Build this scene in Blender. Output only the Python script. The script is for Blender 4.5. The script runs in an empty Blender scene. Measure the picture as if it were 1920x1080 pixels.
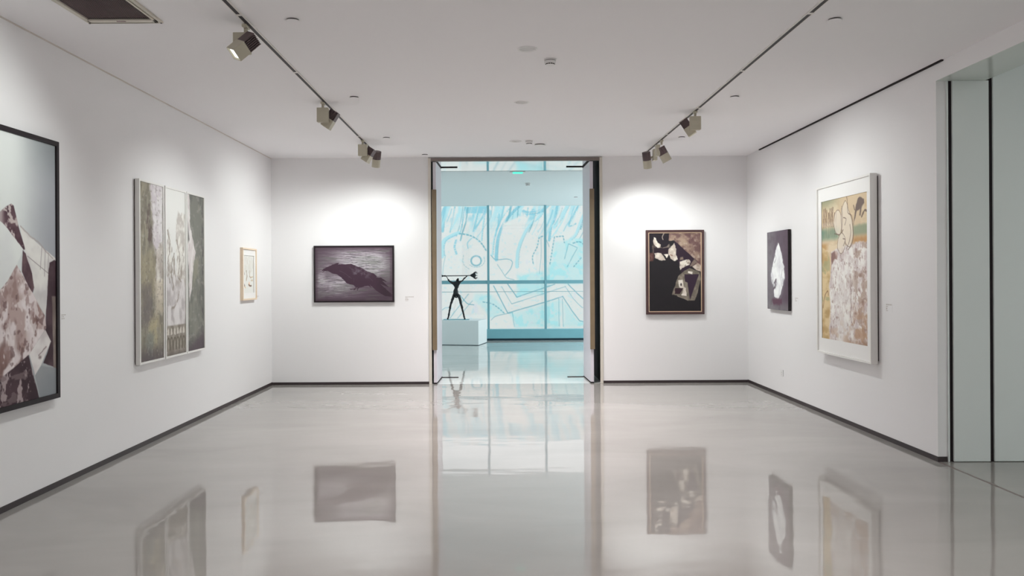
import bpy, bmesh, math, random
import numpy as np
from mathutils import Matrix, Vector, Quaternion

random.seed(4)
scene = bpy.context.scene
COL = scene.collection
PI = math.pi

# ------------------------------------------------------------------ main measures (metres)
CAM_H = 1.55
WL, WR, WB, CEIL = -3.318, 3.652, 11.24, 3.317      # left wall, right wall, back wall, ceiling height
REAR = -4.0
OPL, OPR = -1.012, 1.528                             # opening in the back wall
PASS_END, SOFFIT = 12.42, 3.276
FARY, FARC = 19.10, 3.350                            # window wall and ceiling of the far room
JAMB = 6.39                                          # where the right wall ends
LINTEL = 3.17

# ------------------------------------------------------------------ helpers
def lin(c):
    c = np.asarray(c, dtype=float)
    return np.where(c <= 0.04045, c / 12.92, ((c + 0.055) / 1.055) ** 2.4)

def rgb(r, g, b):
    l = lin(np.array([r, g, b]) / 255.0)
    return (float(l[0]), float(l[1]), float(l[2]), 1.0)

def mat(name, col, rough=0.6, metal=0.0, spec=0.5, emit=None, estr=0.0, grain=0.0, grain_scale=40.0, bump=0.0):
    m = bpy.data.materials.new(name); m.use_nodes = True
    nt = m.node_tree; b = nt.nodes['Principled BSDF']
    b.inputs['Base Color'].default_value = col
    b.inputs['Roughness'].default_value = rough
    b.inputs['Metallic'].default_value = metal
    b.inputs['Specular IOR Level'].default_value = spec
    if emit:
        b.inputs['Emission Color'].default_value = emit
        b.inputs['Emission Strength'].default_value = estr
    if grain or bump:
        tc = nt.nodes.new('ShaderNodeTexCoord')
        n = nt.nodes.new('ShaderNodeTexNoise'); n.inputs['Scale'].default_value = grain_scale; n.inputs['Detail'].default_value = 4
        nt.links.new(tc.outputs['Object'], n.inputs['Vector'])
        if grain:
            mx = nt.nodes.new('ShaderNodeMix'); mx.data_type = 'RGBA'
            mx.inputs[6].default_value = tuple(x * (1 - grain) for x in col[:3]) + (1,)
            mx.inputs[7].default_value = tuple(min(1, x * (1 + grain)) for x in col[:3]) + (1,)
            nt.links.new(n.outputs['Fac'], mx.inputs[0]); nt.links.new(mx.outputs[2], b.inputs['Base Color'])
        if bump:
            bp = nt.nodes.new('ShaderNodeBump'); bp.inputs['Strength'].default_value = bump; bp.inputs['Distance'].default_value = 0.002
            nt.links.new(n.outputs['Fac'], bp.inputs['Height']); nt.links.new(bp.outputs['Normal'], b.inputs['Normal'])
    return m

M = {}
M['wall'] = mat('gallery_wall_paint', (0.82, 0.81, 0.818, 1), 0.75, spec=0.2, bump=0.15, grain_scale=60)
M['ceil'] = mat('ceiling_paint', (0.85, 0.835, 0.85, 1), 0.8, spec=0.2)
M['side'] = mat('side_hall_paint', (0.72, 0.76, 0.75, 1), 0.7, spec=0.25)
M['far'] = mat('far_room_paint', (0.77, 0.825, 0.83, 1), 0.7, spec=0.2)
M['farceil'] = mat('far_room_ceiling_paint', (0.745, 0.81, 0.83, 1), 0.8, spec=0.2)
M['base'] = mat('dark_bronze_skirting', rgb(52, 42, 44), 0.45)
M['gap'] = mat('shadow_gap_black', rgb(36, 29, 32), 0.7, spec=0.2)
M['gapgrey'] = mat('ceiling_edge_bead', rgb(208, 200, 194), 0.7)
M['bronze'] = mat('doorway_lining_brown', rgb(44, 33, 38), 0.8, spec=0.1, grain=0.15, grain_scale=6)
M['trimm'] = mat('door_frame_champagne_metal', rgb(206, 200, 190), 0.45)
M['headm'] = mat('door_head_taupe_metal', rgb(128, 116, 112), 0.35, metal=0.3)
M['leaf'] = mat('door_leaf_lacquer', rgb(212, 208, 216), 0.35)
M['handle'] = mat('door_handle_wood', rgb(122, 106, 84), 0.4, grain=0.2, grain_scale=9)
M['mirror'] = mat('polished_soffit', (0.93, 0.95, 0.955, 1), 0.05, metal=1.0)
M['soff2'] = mat('satin_teal_soffit', rgb(206, 214, 209), 0.15, spec=0.5)
M['lamp'] = mat('lamp_housing_beige', rgb(188, 182, 164), 0.45)
M['sink'] = mat('lamp_heat_sink_brown', rgb(98, 82, 84), 0.5)
M['lens'] = mat('lamp_lens_lit', (1, 1, 1, 1), 0.3, emit=(0.96, 1.0, 0.95, 1), estr=1.6)
M['dimlens'] = mat('downlight_lamp_lit', (1, 1, 1, 1), 0.3, emit=(1, 1, .97, 1), estr=.75)
M['white'] = mat('white_fixture_plastic', (0.80, 0.79, 0.785, 1), 0.5)
M['track'] = mat('white_track_aluminium', rgb(226, 222, 218), 0.4)
M['slot'] = mat('track_slot_black', rgb(50, 45, 50), 0.6)
M['grille'] = mat('grille_beige_enamel', rgb(206, 200, 188), 0.5)
M['louvre'] = mat('grille_brown_louvre', rgb(150, 130, 132), 0.5)
M['dark'] = mat('fixture_dark_plastic', rgb(60, 52, 54), 0.5)
M['black'] = mat('black_frame_paint', rgb(32, 24, 28), 0.5, spec=0.25)
M['brown'] = mat('brown_frame_wood', rgb(78, 55, 55), 0.35, grain=0.25, grain_scale=30)
M['gold'] = mat('gilt_frame_slip', rgb(216, 188, 160), 0.4, metal=0.3)
M['fwhite'] = mat('white_frame_paint', (0.80, 0.785, 0.765, 1), 0.45)
M['mount'] = mat('white_mount_board', (0.84, 0.83, 0.82, 1), 0.8)
M['pine'] = mat('pale_wood_frame', rgb(232, 212, 188), 0.45, grain=0.06, grain_scale=50)
M['backing'] = mat('brown_backing_board', rgb(66, 54, 54), 0.7)
M['ped'] = mat('pedestal_white_paint', (0.80, 0.84, 0.85, 1), 0.6)
M['statue'] = mat('dark_bronze_statue', rgb(34, 36, 40), 0.45, metal=0.4, grain=0.4, grain_scale=30, bump=0.6)
M['mull'] = mat('window_mullion_teal', rgb(120, 172, 184), 0.45)
M['sill'] = mat('window_sill_teal', rgb(130, 186, 198), 0.45, grain=0.06, grain_scale=5)
M['silldark'] = mat('sill_shadow_dark_teal', rgb(30, 60, 74), 0.6)
M['exit'] = mat('exit_light_green', (0.1, 0.8, 0.6, 1), 0.5, emit=(0.12, 0.85, 0.68, 1), estr=0.8)
M['letter'] = mat('caption_grey_ink', rgb(196, 190, 187), 0.8)
M['plate'] = mat('caption_plate_white', (0.79, 0.775, 0.775, 1), 0.7)
M['sock'] = mat('socket_white_plastic', (0.76, 0.755, 0.75, 1), 0.4)
M['mortar'] = mat('mural_wall_render', (0.75, 0.75, 0.73, 1), 0.9)

def floor_mat(name, c0, c1):
    m = bpy.data.materials.new(name); m.use_nodes = True
    nt = m.node_tree; b = nt.nodes['Principled BSDF']; L = nt.links.new
    tc = nt.nodes.new('ShaderNodeTexCoord')
    mp = nt.nodes.new('ShaderNodeMapping'); mp.inputs['Scale'].default_value = (0.35, 0.8, 1)
    L(tc.outputs['Object'], mp.inputs['Vector'])
    n1 = nt.nodes.new('ShaderNodeTexNoise'); n1.inputs['Scale'].default_value = 1.6; n1.inputs['Detail'].default_value = 5; n1.inputs['Distortion'].default_value = 0.6
    L(mp.outputs[0], n1.inputs['Vector'])
    cr = nt.nodes.new('ShaderNodeValToRGB')
    cr.color_ramp.elements[0].position = 0.3; cr.color_ramp.elements[0].color = c0
    cr.color_ramp.elements[1].position = 0.75; cr.color_ramp.elements[1].color = c1
    L(n1.outputs['Fac'], cr.inputs[0]); L(cr.outputs[0], b.inputs['Base Color'])
    n2 = nt.nodes.new('ShaderNodeTexNoise'); n2.inputs['Scale'].default_value = 2.2; n2.inputs['Detail'].default_value = 3
    L(mp.outputs[0], n2.inputs['Vector'])
    mr = nt.nodes.new('ShaderNodeMapRange'); mr.inputs[3].default_value = 0.02; mr.inputs[4].default_value = 0.055
    L(n2.outputs['Fac'], mr.inputs[0]); L(mr.outputs[0], b.inputs['Roughness'])
    mp2 = nt.nodes.new('ShaderNodeMapping'); mp2.inputs['Scale'].default_value = (0.55, 1.3, 1)
    L(tc.outputs['Object'], mp2.inputs['Vector'])
    n3 = nt.nodes.new('ShaderNodeTexNoise'); n3.inputs['Scale'].default_value = 1.9; n3.inputs['Detail'].default_value = 2.5
    L(mp2.outputs[0], n3.inputs['Vector'])
    bp = nt.nodes.new('ShaderNodeBump'); bp.inputs['Strength'].default_value = 0.13; bp.inputs['Distance'].default_value = 0.02
    L(n3.outputs['Fac'], bp.inputs['Height']); L(bp.outputs['Normal'], b.inputs['Normal'])
    b.inputs['IOR'].default_value = 1.85
    return m
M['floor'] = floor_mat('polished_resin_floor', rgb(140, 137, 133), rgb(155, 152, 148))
M['floorfar'] = floor_mat('resin_floor_daylit_tone', rgb(200, 203, 200), rgb(210, 212, 209))  # same floor resin, base made paler to stand in for daylight spill

def paint_mat():
    m = bpy.data.materials.new('painted_surface'); m.use_nodes = True
    nt = m.node_tree; b = nt.nodes['Principled BSDF']
    a = nt.nodes.new('ShaderNodeAttribute'); a.attribute_name = 'paint'
    nt.links.new(a.outputs['Color'], b.inputs['Base Color'])
    b.inputs['Roughness'].default_value = 0.7; b.inputs['Specular IOR Level'].default_value = 0.2
    return m
M['paint'] = paint_mat()

def glass_mat():
    m = bpy.data.materials.new('window_glass'); m.use_nodes = True
    nt = m.node_tree; nt.nodes.remove(nt.nodes['Principled BSDF'])
    out = nt.nodes['Material Output']
    t = nt.nodes.new('ShaderNodeBsdfTransparent'); t.inputs[0].default_value = (0.95, 0.985, 0.985, 1)
    g = nt.nodes.new('ShaderNodeBsdfGlossy'); g.inputs['Roughness'].default_value = 0.03
    mx = nt.nodes.new('ShaderNodeMixShader'); mx.inputs[0].default_value = 0.05
    nt.links.new(t.outputs[0], mx.inputs[1]); nt.links.new(g.outputs[0], mx.inputs[2]); nt.links.new(mx.outputs[0], out.inputs['Surface'])
    return m
M['glass'] = glass_mat()

def box(bm, x0, x1, y0, y1, z0, z1, mi=0):
    vs = [bm.verts.new((x, y, z)) for x in (x0, x1) for y in (y0, y1) for z in (z0, z1)]
    for f in ((0, 1, 3, 2), (4, 6, 7, 5), (0, 4, 5, 1), (2, 3, 7, 6), (0, 2, 6, 4), (1, 5, 7, 3)):
        fc = bm.faces.new([vs[i] for i in f]); fc.material_index = mi
    return vs

def frustum(bm, c, axis, r0, r1, h, seg=24, mi=0, caps=(True, True), rot=0.0):
    q = Vector((0, 0, 1)).rotation_difference(Vector(axis).normalized())
    rings = []
    for k, r in ((0, r0), (h, r1)):
        rings.append([bm.verts.new(Vector(c) + q @ Vector((r * math.cos(rot + 2 * PI * i / seg), r * math.sin(rot + 2 * PI * i / seg), k))) for i in range(seg)])
    for i in range(seg):
        j = (i + 1) % seg
        f = bm.faces.new((rings[0][i], rings[0][j], rings[1][j], rings[1][i])); f.material_index = mi; f.smooth = seg > 8
    if caps[0]: bm.faces.new(list(reversed(rings[0]))).material_index = mi
    if caps[1]: bm.faces.new(rings[1]).material_index = mi

def lathe(bm, prof, c, axis=(0, 0, 1), seg=28, mi=0):
    q = Vector((0, 0, 1)).rotation_difference(Vector(axis).normalized())
    rings = [[bm.verts.new(Vector(c) + q @ Vector((r * math.cos(2 * PI * i / seg), r * math.sin(2 * PI * i / seg), z))) for i in range(seg)] for r, z in prof]
    for a, b in zip(rings, rings[1:]):
        for i in range(seg):
            j = (i + 1) % seg
            f = bm.faces.new((a[i], a[j], b[j], b[i])); f.material_index = mi
    return rings

def tube(bm, pts, rad, seg=10):
    rads = rad if isinstance(rad, (list, tuple)) else [rad] * len(pts)
    pts = [Vector(p) for p in pts]; rings = []
    for k, p in enumerate(pts):
        t = (pts[min(k + 1, len(pts) - 1)] - pts[max(k - 1, 0)]).normalized()
        q = Vector((0, 0, 1)).rotation_difference(t)
        rings.append([bm.verts.new(p + q @ Vector((rads[k] * math.cos(2 * PI * i / seg), rads[k] * math.sin(2 * PI * i / seg), 0))) for i in range(seg)])
    for a, b in zip(rings, rings[1:]):
        for i in range(seg):
            j = (i + 1) % seg
            bm.faces.new((a[i], a[j], b[j], b[i])).smooth = True
    bm.faces.new(list(reversed(rings[0]))); bm.faces.new(rings[-1])

def obj(name, bm, m, parent=None, bevel=0.0, smooth=False):
    bmesh.ops.recalc_face_normals(bm, faces=bm.faces[:])
    me = bpy.data.meshes.new(name); bm.to_mesh(me); bm.free()
    for x in (m if isinstance(m, (list, tuple)) else [m]): me.materials.append(x)
    o = bpy.data.objects.new(name, me); COL.objects.link(o)
    if smooth:
        for p in me.polygons: p.use_smooth = True
    if parent: o.parent = parent
    if bevel:
        b = o.modifiers.new('bevel', 'BEVEL'); b.width = bevel; b.segments = 2; b.limit_method = 'ANGLE'
    return o

def struct(name, bm, m, parent=None, bevel=0.0):
    o = obj(name, bm, m, parent, bevel)
    if not parent: o['kind'] = 'structure'
    return o

def sbox(name, x0, x1, y0, y1, z0, z1, m, parent=None, bevel=0.0):
    bm = bmesh.new(); box(bm, x0, x1, y0, y1, z0, z1)
    return struct(name, bm, m, parent, bevel)

def pbox(name, parent, x0, x1, y0, y1, z0, z1, m, bevel=0.0):
    bm = bmesh.new(); box(bm, x0, x1, y0, y1, z0, z1)
    return obj(name, bm, m, parent, bevel)

def thing(name, label, cat, mtx=None, group=None):
    o = bpy.data.objects.new(name, None); COL.objects.link(o)
    o.empty_display_size = 0.1
    if mtx is not None: o.matrix_world = mtx
    o['label'] = label; o['category'] = cat
    if group: o['group'] = group
    return o

def copy_thing(root, loc, label, group=None):
    r = root.copy(); COL.objects.link(r); r.location = loc; r['label'] = label
    if group: r['group'] = group
    for ch in list(root.children):
        c = ch.copy(); COL.objects.link(c); c.parent = r; c.matrix_parent_inverse = ch.matrix_parent_inverse.copy()
        for g in list(ch.children):
            d = g.copy(); COL.objects.link(d); d.parent = c
    return r

def at(x, y, z): return Matrix.Translation((x, y, z))
def on_left(y, z, off=0.0):      # local x runs deeper into the room, local y up, local z out of the wall
    return Matrix(((0, 0, 1, WL + off), (1, 0, 0, y), (0, 1, 0, z), (0, 0, 0, 1)))
def on_right(y, z, off=0.0):
    return Matrix(((0, 0, -1, WR - off), (-1, 0, 0, y), (0, 1, 0, z), (0, 0, 0, 1)))
def on_back(x, z, off=0.0):
    return Matrix(((1, 0, 0, x), (0, 0, -1, WB - off), (0, 1, 0, z), (0, 0, 0, 1)))

# ------------------------------------------------------------------ painting tools
def vnoise(X, Y, fx, fy, seed):
    r = np.random.RandomState(seed)
    gx, gy = X * fx, Y * fy
    gx = gx - gx.min(); gy = gy - gy.min()
    lat = r.rand(int(gy.max()) + 3, int(gx.max()) + 3)
    ix, iy = gx.astype(int), gy.astype(int)
    tx, ty = gx - ix, gy - iy
    tx = tx * tx * (3 - 2 * tx); ty = ty * ty * (3 - 2 * ty)
    a = lat[iy, ix] * (1 - tx) + lat[iy, ix + 1] * tx
    b = lat[iy + 1, ix] * (1 - tx) + lat[iy + 1, ix + 1] * tx
    return a * (1 - ty) + b * ty

def fbm(X, Y, fx, fy, seed, octv=4):
    s = 0; a = 0.5; t = 0
    for k in range(octv):
        s = s + a * vnoise(X, Y, fx * 2 ** k, fy * 2 ** k, seed + 31 * k); t += a; a *= 0.55
    return s / t

def smooth(a, b, x):
    t = np.clip((x - a) / (b - a), 0, 1); return t * t * (3 - 2 * t)

class Canvas:
    """colours on a fine grid; X, Y are the picture's own working units, Y running down"""
    def __init__(s, x0, x1, y0, y1, nx, ny, base):
        xs = np.linspace(x0, x1, nx); ys = np.linspace(y0, y1, ny)
        s.X, s.Y = np.meshgrid(xs, ys); s.b = (x0, x1, y0, y1); s.nx, s.ny = nx, ny
        s.px = max((x1 - x0) / nx, abs(y1 - y0) / ny)
        s.C = np.ones((ny, nx, 3)) * np.array(base, float)
    def u(s): return (s.X - s.b[0]) / (s.b[1] - s.b[0])
    def v(s): return (s.Y - s.b[2]) / (s.b[3] - s.b[2])
    def n(s, fx, fy, seed, octv=4): return fbm(s.u(), s.v(), fx, fy, seed, octv)
    def mix(s, m, col):
        m = np.asarray(m)[..., None]; s.C = s.C * (1 - m) + np.asarray(col, float) * m
    def mul(s, f): s.C = s.C * np.asarray(f)[..., None]
    def jit(s, amp, freq, seed):
        asp = abs((s.b[3] - s.b[2]) / (s.b[1] - s.b[0]))
        return (s.X + amp * (s.n(freq, freq * asp, seed) - .5) * 2, s.Y + amp * (s.n(freq, freq * asp, seed + 7) - .5) * 2)
    def segd(s, X, Y, p, q):
        dx, dy = q[0] - p[0], q[1] - p[1]; L = dx * dx + dy * dy + 1e-12
        t = np.clip(((X - p[0]) * dx + (Y - p[1]) * dy) / L, 0, 1)
        return np.hypot(X - p[0] - t * dx, Y - p[1] - t * dy), t
    def polym(s, pts, soft=None, amp=0, freq=12, seed=1):
        X, Y = s.jit(amp, freq, seed) if amp else (s.X, s.Y)
        inside = np.zeros(X.shape, bool); d = np.full(X.shape, 1e9)
        for p, q in zip(pts, pts[1:] + pts[:1]):
            d = np.minimum(d, s.segd(X, Y, p, q)[0])
            if p[1] != q[1]:
                c = ((p[1] > Y) != (q[1] > Y)) & (X < (q[0] - p[0]) * (Y - p[1]) / (q[1] - p[1]) + p[0])
                inside ^= c
        sd = np.where(inside, d, -d); w = soft or s.px
        return np.clip(sd / w + .5, 0, 1)
    def poly(s, pts, col, soft=None, amp=0, freq=12, seed=1, a=1.0):
        m = s.polym(pts, soft, amp, freq, seed) * a; s.mix(m, col); return m
    def stroke(s, pts, w, col, a=1.0, amp=0, freq=12, seed=1, dash=None, taper=False, straight=False):
        pts = list(pts) if straight else curve(pts); X, Y = s.jit(amp, freq, seed) if amp else (s.X, s.Y)
        m = np.zeros(X.shape); acc = 0.0; n = len(pts)
        for i, (p, q) in enumerate(zip(pts, pts[1:])):
            d, t = s.segd(X, Y, p, q); L = math.hypot(q[0] - p[0], q[1] - p[1])
            ww = w * (1 - 0.8 * i / n) if taper else w
            k = np.clip((ww / 2 - d) / s.px + .5, 0, 1)
            if dash:
                ph = (acc + t * L) % dash; k = k * np.clip((dash * .72 - ph) / s.px + .5, 0, 1)
            m = np.maximum(m, k); acc += L
        s.mix(m * a, col); return m
    def grey(s, a):
        g = s.C.mean(-1, keepdims=True); s.C = s.C * (1 - a) + g * a
    def blob(s, x, y, rx, ry, col, a=1.0, soft=.3):
        d = np.hypot((s.X - x) / rx, (s.Y - y) / ry); m = smooth(1, 1 - soft, d) * a; s.mix(m, col); return m

def curve(pts, k=5):
    """Catmull-Rom through the points"""
    if len(pts) < 3: return list(pts)
    P = [pts[0]] + list(pts) + [pts[-1]]; out = []
    for i in range(1, len(P) - 2):
        p0, p1, p2, p3 = P[i - 1], P[i], P[i + 1], P[i + 2]
        for j in range(k):
            t = j / k
            out.append(tuple(.5 * (2 * p1[c] + (-p0[c] + p2[c]) * t + (2 * p0[c] - 5 * p1[c] + 4 * p2[c] - p3[c]) * t * t + (-p0[c] + 3 * p1[c] - 3 * p2[c] + p3[c]) * t ** 3) for c in (0, 1)))
    out.append(tuple(pts[-1])); return out

def picture(name, cv, x0, x1, z0, z1, off, parent, gain=1.15):
    """painted sheet in the parent's wall frame: x0..x1 across, z0..z1 up, off out of the wall"""
    nx, ny = cv.nx, cv.ny
    xs = np.linspace(x0, x1, nx); zs = np.linspace(z1, z0, ny)
    gx, gz = np.meshgrid(xs, zs)
    co = np.stack([gx, gz, np.full_like(gx, off)], -1).reshape(-1, 3)
    i = np.arange(ny - 1)[:, None] * nx + np.arange(nx - 1)[None, :]
    q = np.stack([i, i + nx, i + nx + 1, i + 1], -1).reshape(-1, 4)
    me = bpy.data.meshes.new(name)
    me.from_pydata(co.tolist(), [], q.tolist())
    at_ = me.color_attributes.new('paint', 'FLOAT_COLOR', 'POINT')
    c = np.clip(lin(np.clip(cv.C / 255, 0, 1)) * gain, 0.005, 0.9).reshape(-1, 3)
    at_.data.foreach_set('color', np.concatenate([c, np.ones((len(c), 1))], 1).astype(np.float32).ravel())
    me.materials.append(M['paint'])
    o = bpy.data.objects.new(name, me); COL.objects.link(o); o.parent = parent
    return o

def ring(bm, x0, x1, y0, y1, fw, z0, z1, fh=None):
    """mitred frame: outer rectangle, face width fw, from z0 to z1"""
    fh = fh or fw
    o = [(x0, y0), (x1, y0), (x1, y1), (x0, y1)]; i = [(x0 + fw, y0 + fh), (x1 - fw, y0 + fh), (x1 - fw, y1 - fh), (x0 + fw, y1 - fh)]
    V = {}
    for k, pts in (('o', o), ('i', i)):
        for z in (z0, z1):
            V[k, z] = [bm.verts.new((p[0], p[1], z)) for p in pts]
    for a in range(4):
        b = (a + 1) % 4
        bm.faces.new((V['o', z1][a], V['o', z1][b], V['i', z1][b], V['i', z1][a]))
        bm.faces.new((V['o', z0][a], V['i', z0][a], V['i', z0][b], V['o', z0][b]))
        bm.faces.new((V['o', z0][a], V['o', z0][b], V['o', z1][b], V['o', z1][a]))
        bm.faces.new((V['i', z0][a], V['i', z1][a], V['i', z1][b], V['i', z0][b]))

def frame(name, parent, x0, x1, y0, y1, fw, z0, z1, m, bevel=0.002):
    bm = bmesh.new(); ring(bm, x0, x1, y0, y1, fw, z0, z1)
    return obj(name, bm, m, parent, bevel)

# ================================================================== SETTING
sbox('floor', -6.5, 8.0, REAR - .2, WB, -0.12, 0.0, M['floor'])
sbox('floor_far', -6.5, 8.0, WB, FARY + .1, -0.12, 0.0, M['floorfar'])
sbox('trim_1', WR - 0.012, WR + 0.012, REAR, JAMB - .02, 0.0, 0.0012, M['headm'])          # joint in the floor below the lintel

# ceiling with round cut-outs for the recessed downlights
HOLES = [(0.235, 5.935), (0.245, 7.74), (0.235, 9.946)]
HR = 0.066
def ceiling_mesh():
    bm = bmesh.new()
    x0, x1, y0, y1 = WL - .15, WR, REAR - .15, WB + .02
    c0, c1 = 0.13, 0.35
    def quad(a, b, c, d): bm.faces.new([bm.verts.new((a, c, CEIL)), bm.verts.new((b, c, CEIL)), bm.verts.new((b, d, CEIL)), bm.verts.new((a, d, CEIL))])
    quad(x0, c0, y0, y1); quad(c1, x1, y0, y1)
    yy = y0
    for hx, hy in HOLES:
        quad(c0, c1, yy, hy - .11); yy = hy + .11
        S = 32; inn = []; out = []
        for k in range(S):
            a = 2 * PI * (k + .5) / S; cx, sx = math.cos(a), math.sin(a); mm = max(abs(cx), abs(sx))
            inn.append(bm.verts.new((hx + HR * cx, hy + HR * sx, CEIL)))
            ox = min(max(hx + .11 * cx / mm, c0), c1)
            if abs(cx) > abs(sx): ox = c1 if cx > 0 else c0
            out.append(bm.verts.new((ox, hy + .11 * sx / mm, CEIL)))
        for k in range(S):
            j = (k + 1) % S
            bm.faces.new((inn[k], inn[j], out[j], out[k]))
        for sx_ in (1, -1):
            for sy_ in (1, -1):
                cor = bm.verts.new((c1 if sx_ > 0 else c0, hy + .11 * sy_, CEIL))
                ks = sorted(range(S), key=lambda k: (out[k].co - cor.co).length)[:2]
                bm.faces.new((cor, out[ks[0]], out[ks[1]]))
    quad(c0, c1, yy, y1)
    # upper side of the slab
    v = [bm.verts.new(p) for p in ((x0, y0, 3.6), (x1, y0, 3.6), (x1, y1, 3.6), (x0, y1, 3.6))]; bm.faces.new(v)
    bmesh.ops.remove_doubles(bm, verts=bm.verts[:], dist=1e-5)
    return bm
struct('ceiling', ceiling_mesh(), M['ceil'])

sbox('wall_left', WL - .15, WL, REAR - .15, WB + .15, 0, 3.6, M['wall'])
sbox('wall_rear', WL - .15, 8.0, REAR - .15, REAR, 0, 3.9, M['wall'])
bm = bmesh.new(); box(bm, WR, WR + .088, JAMB, WB + .15, 0, 3.6); struct('wall_right', bm, M['wall'])
sbox('lintel', WR, 4.05, REAR, JAMB, LINTEL, 3.9, [M['wall']])
sbox('trim_2', WR + .001, 4.049, REAR, JAMB, LINTEL - .004, LINTEL, M['soff2'])              # satin underside of the lintel
sbox('wall_back', WL - .15, OPL, WB, WB + .15, 0, 3.6, M['wall'])
sbox('wall_back.001', OPR, WR + .3, WB, WB + .15, 0, 3.6, M['wall'])
# skirtings
sbox('baseboard_left', WL, WL + .006, REAR, WB, 0, .042, M['base'])
sbox('baseboard_right', WR - .006, WR, JAMB, WB, 0, .042, M['base'])
sbox('baseboard_end', WR - .006, WR + .075, JAMB - .006, JAMB, 0, .042, M['base'])
sbox('baseboard_back', WL, OPL - .001, WB - .006, WB, 0, .038, M['base'])
sbox('baseboard_back.001', OPR + .001, WR, WB - .006, WB, 0, .038, M['base'])
# shadow gap at the top of the right wall and the fine bead at the top of the left wall
sbox('trim_3', WR - .020, WR, 6.28, 10.68, CEIL - .012, CEIL, M['gap'])
sbox('trim_4', WL, WL + .009, REAR, WB, CEIL - .008, CEIL, M['gapgrey'])

# side hall beyond the lintel: tall white partition panels with dark gaps
sbox('wall_side_back', WR + .093, 8.0, JAMB - .004, JAMB + .2, 0, 3.9, M['gap'])
sbox('wall_side_right', 7.9, 8.05, REAR, JAMB + .2, 0, 3.9, M['side'])
sbox('ceiling_side', 4.05, 8.0, REAR, JAMB + .2, 3.85, 3.95, M['side'])
sbox('trim_5', WR + .080, WR + .093, JAMB - .012, JAMB, 0, LINTEL, M['side'])
sbox('wall_partition', 3.775, 4.078, JAMB - .02, JAMB + .04, .004, LINTEL - .004, M['side'], bevel=.003)
sbox('wall_partition.001', 4.112, 5.30, JAMB - .02, JAMB + .04, .004, 3.85, M['side'], bevel=.003)
sbox('wall_partition.002', 5.334, 6.6, JAMB - .02, JAMB + .04, .004, 3.85, M['side'], bevel=.003)
sbox('wall_partition.003', 6.634, 7.9, JAMB - .02, JAMB + .04, .004, 3.85, M['side'], bevel=.003)

# doorway passage
sbox('wall_passage_left', OPL - .2, OPL + .012, WB + .03, PASS_END, 0, 3.6, M['bronze'])
sbox('wall_passage_right', OPR - .012, OPR + .2, WB + .03, PASS_END, 0, 3.6, M['bronze'])
sbox('ceiling_passage', OPL, OPR, WB + .02, PASS_END, SOFFIT, 3.6, M['mirror'])
sbox('trim_6', OPL - .004, OPL + .036, WB - .012, WB + .04, 0, SOFFIT + .03, M['trimm'], bevel=.002)
sbox('trim_7', OPR - .036, OPR + .004, WB - .012, WB + .04, 0, SOFFIT + .03, M['trimm'], bevel=.002)
sbox('trim_8', OPL + .036, OPR - .036, WB - .012, WB + .04, SOFFIT - .016, SOFFIT + .03, M['headm'], bevel=.002)

# two door leaves folded back into the doorway
def door(name, x, toe, side):
    r = bpy.data.objects.new(name, None); COL.objects.link(r); r['kind'] = 'structure'
    r.location = (x, WB + .005, 0); r.rotation_euler = (0, 0, toe)
    pbox('door_leaf', r, -.024, .024, 0, .74, .02, SOFFIT - .024, M['leaf'], .003)
    b = pbox('handle', r, -.036 if side < 0 else -.030, .030 if side < 0 else .036, -.035, -.001, .50, 2.845, M['handle'], .003)
    pbox('pivot_plate', r, -.024, .024, 0, .74, .001, .016, M['gap'])
    pbox('pivot_plate', r, -.024, .024, 0, .74, SOFFIT - .02, SOFFIT - .001, M['gap'])
    for z0, z1 in ((.0, .010), (SOFFIT - .012, SOFFIT - .001)):
        pbox('floor_guide' if z0 < 1 else 'ceiling_guide', r, *((.024, .28) if side < 0 else (-.28, -.024)), .715, .735, z0, z1, M['gap'])
    return r
door('door_1', -0.926, -0.030, -1)
door('door_2', 1.372, 0.030, 1)

# far room
sbox('wall_far_left', -4.4, -4.2, PASS_END - .1, FARY + .2, 0, 3.6, M['far'])
sbox('wall_far_right', 5.2, 5.4, PASS_END - .1, FARY + .2, 0, 3.6, M['far'])
sbox('wall_far_front', -4.4, OPL - .2, PASS_END - .1, PASS_END, 0, 3.6, M['far'])
sbox('wall_far_front.001', OPR + .2, 5.4, PASS_END - .1, PASS_END, 0, 3.6, M['far'])
sbox('ceiling_far', -4.4, 5.4, PASS_END, FARY + .15, FARC, 3.6, M['farceil'])
sbox('trim_9', OPL, OPR, PASS_END - .03, PASS_END, SOFFIT, FARC, M['far'])

# window wall of the far room
win = bpy.data.objects.new('window_1', None); COL.objects.link(win); win['kind'] = 'structure'; win.location = (0, FARY, 0)
bm = bmesh.new(); box(bm, -4.2, 5.2, -.12, .1, .05, .278); obj('window_sill', bm, M['sill'], win, .004)
pbox('sill_shadow_strip', win, -4.2, 5.2, -.09, .1, 0, .05, M['silldark'])  # dark strip colours in the shadow line below the sill
for x in (-3.08, -1.66, -0.243, 1.176, 2.60, 4.02):
    pbox('mullion', win, x - .028, x + .028, -.06, .06, .278, FARC, M['mull'], .003)
ms = [-4.2, -3.08, -1.66, -0.243, 1.176, 2.60, 4.02, 5.2]
for a, b in zip(ms, ms[1:]):
    a2, b2 = a + .028 * (a > -4.2), b - .028 * (b < 5.2)
    pbox('transom', win, a2, b2, -.045, .045, 1.400, 1.488, M['mull'], .003)
    pbox('window_pane', win, a2, b2, -.006, .006, .278, 1.400, M['glass'])
    pbox('window_pane', win, a2, b2, -.006, .006, 1.488, FARC, M['glass'])
bm = bmesh.new(); tube(bm, [(-4.2, -.02, 1.205), (5.2, -.02, 1.205)], .006, 8); obj('guard_wire', bm, M['mull'], win)

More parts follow.
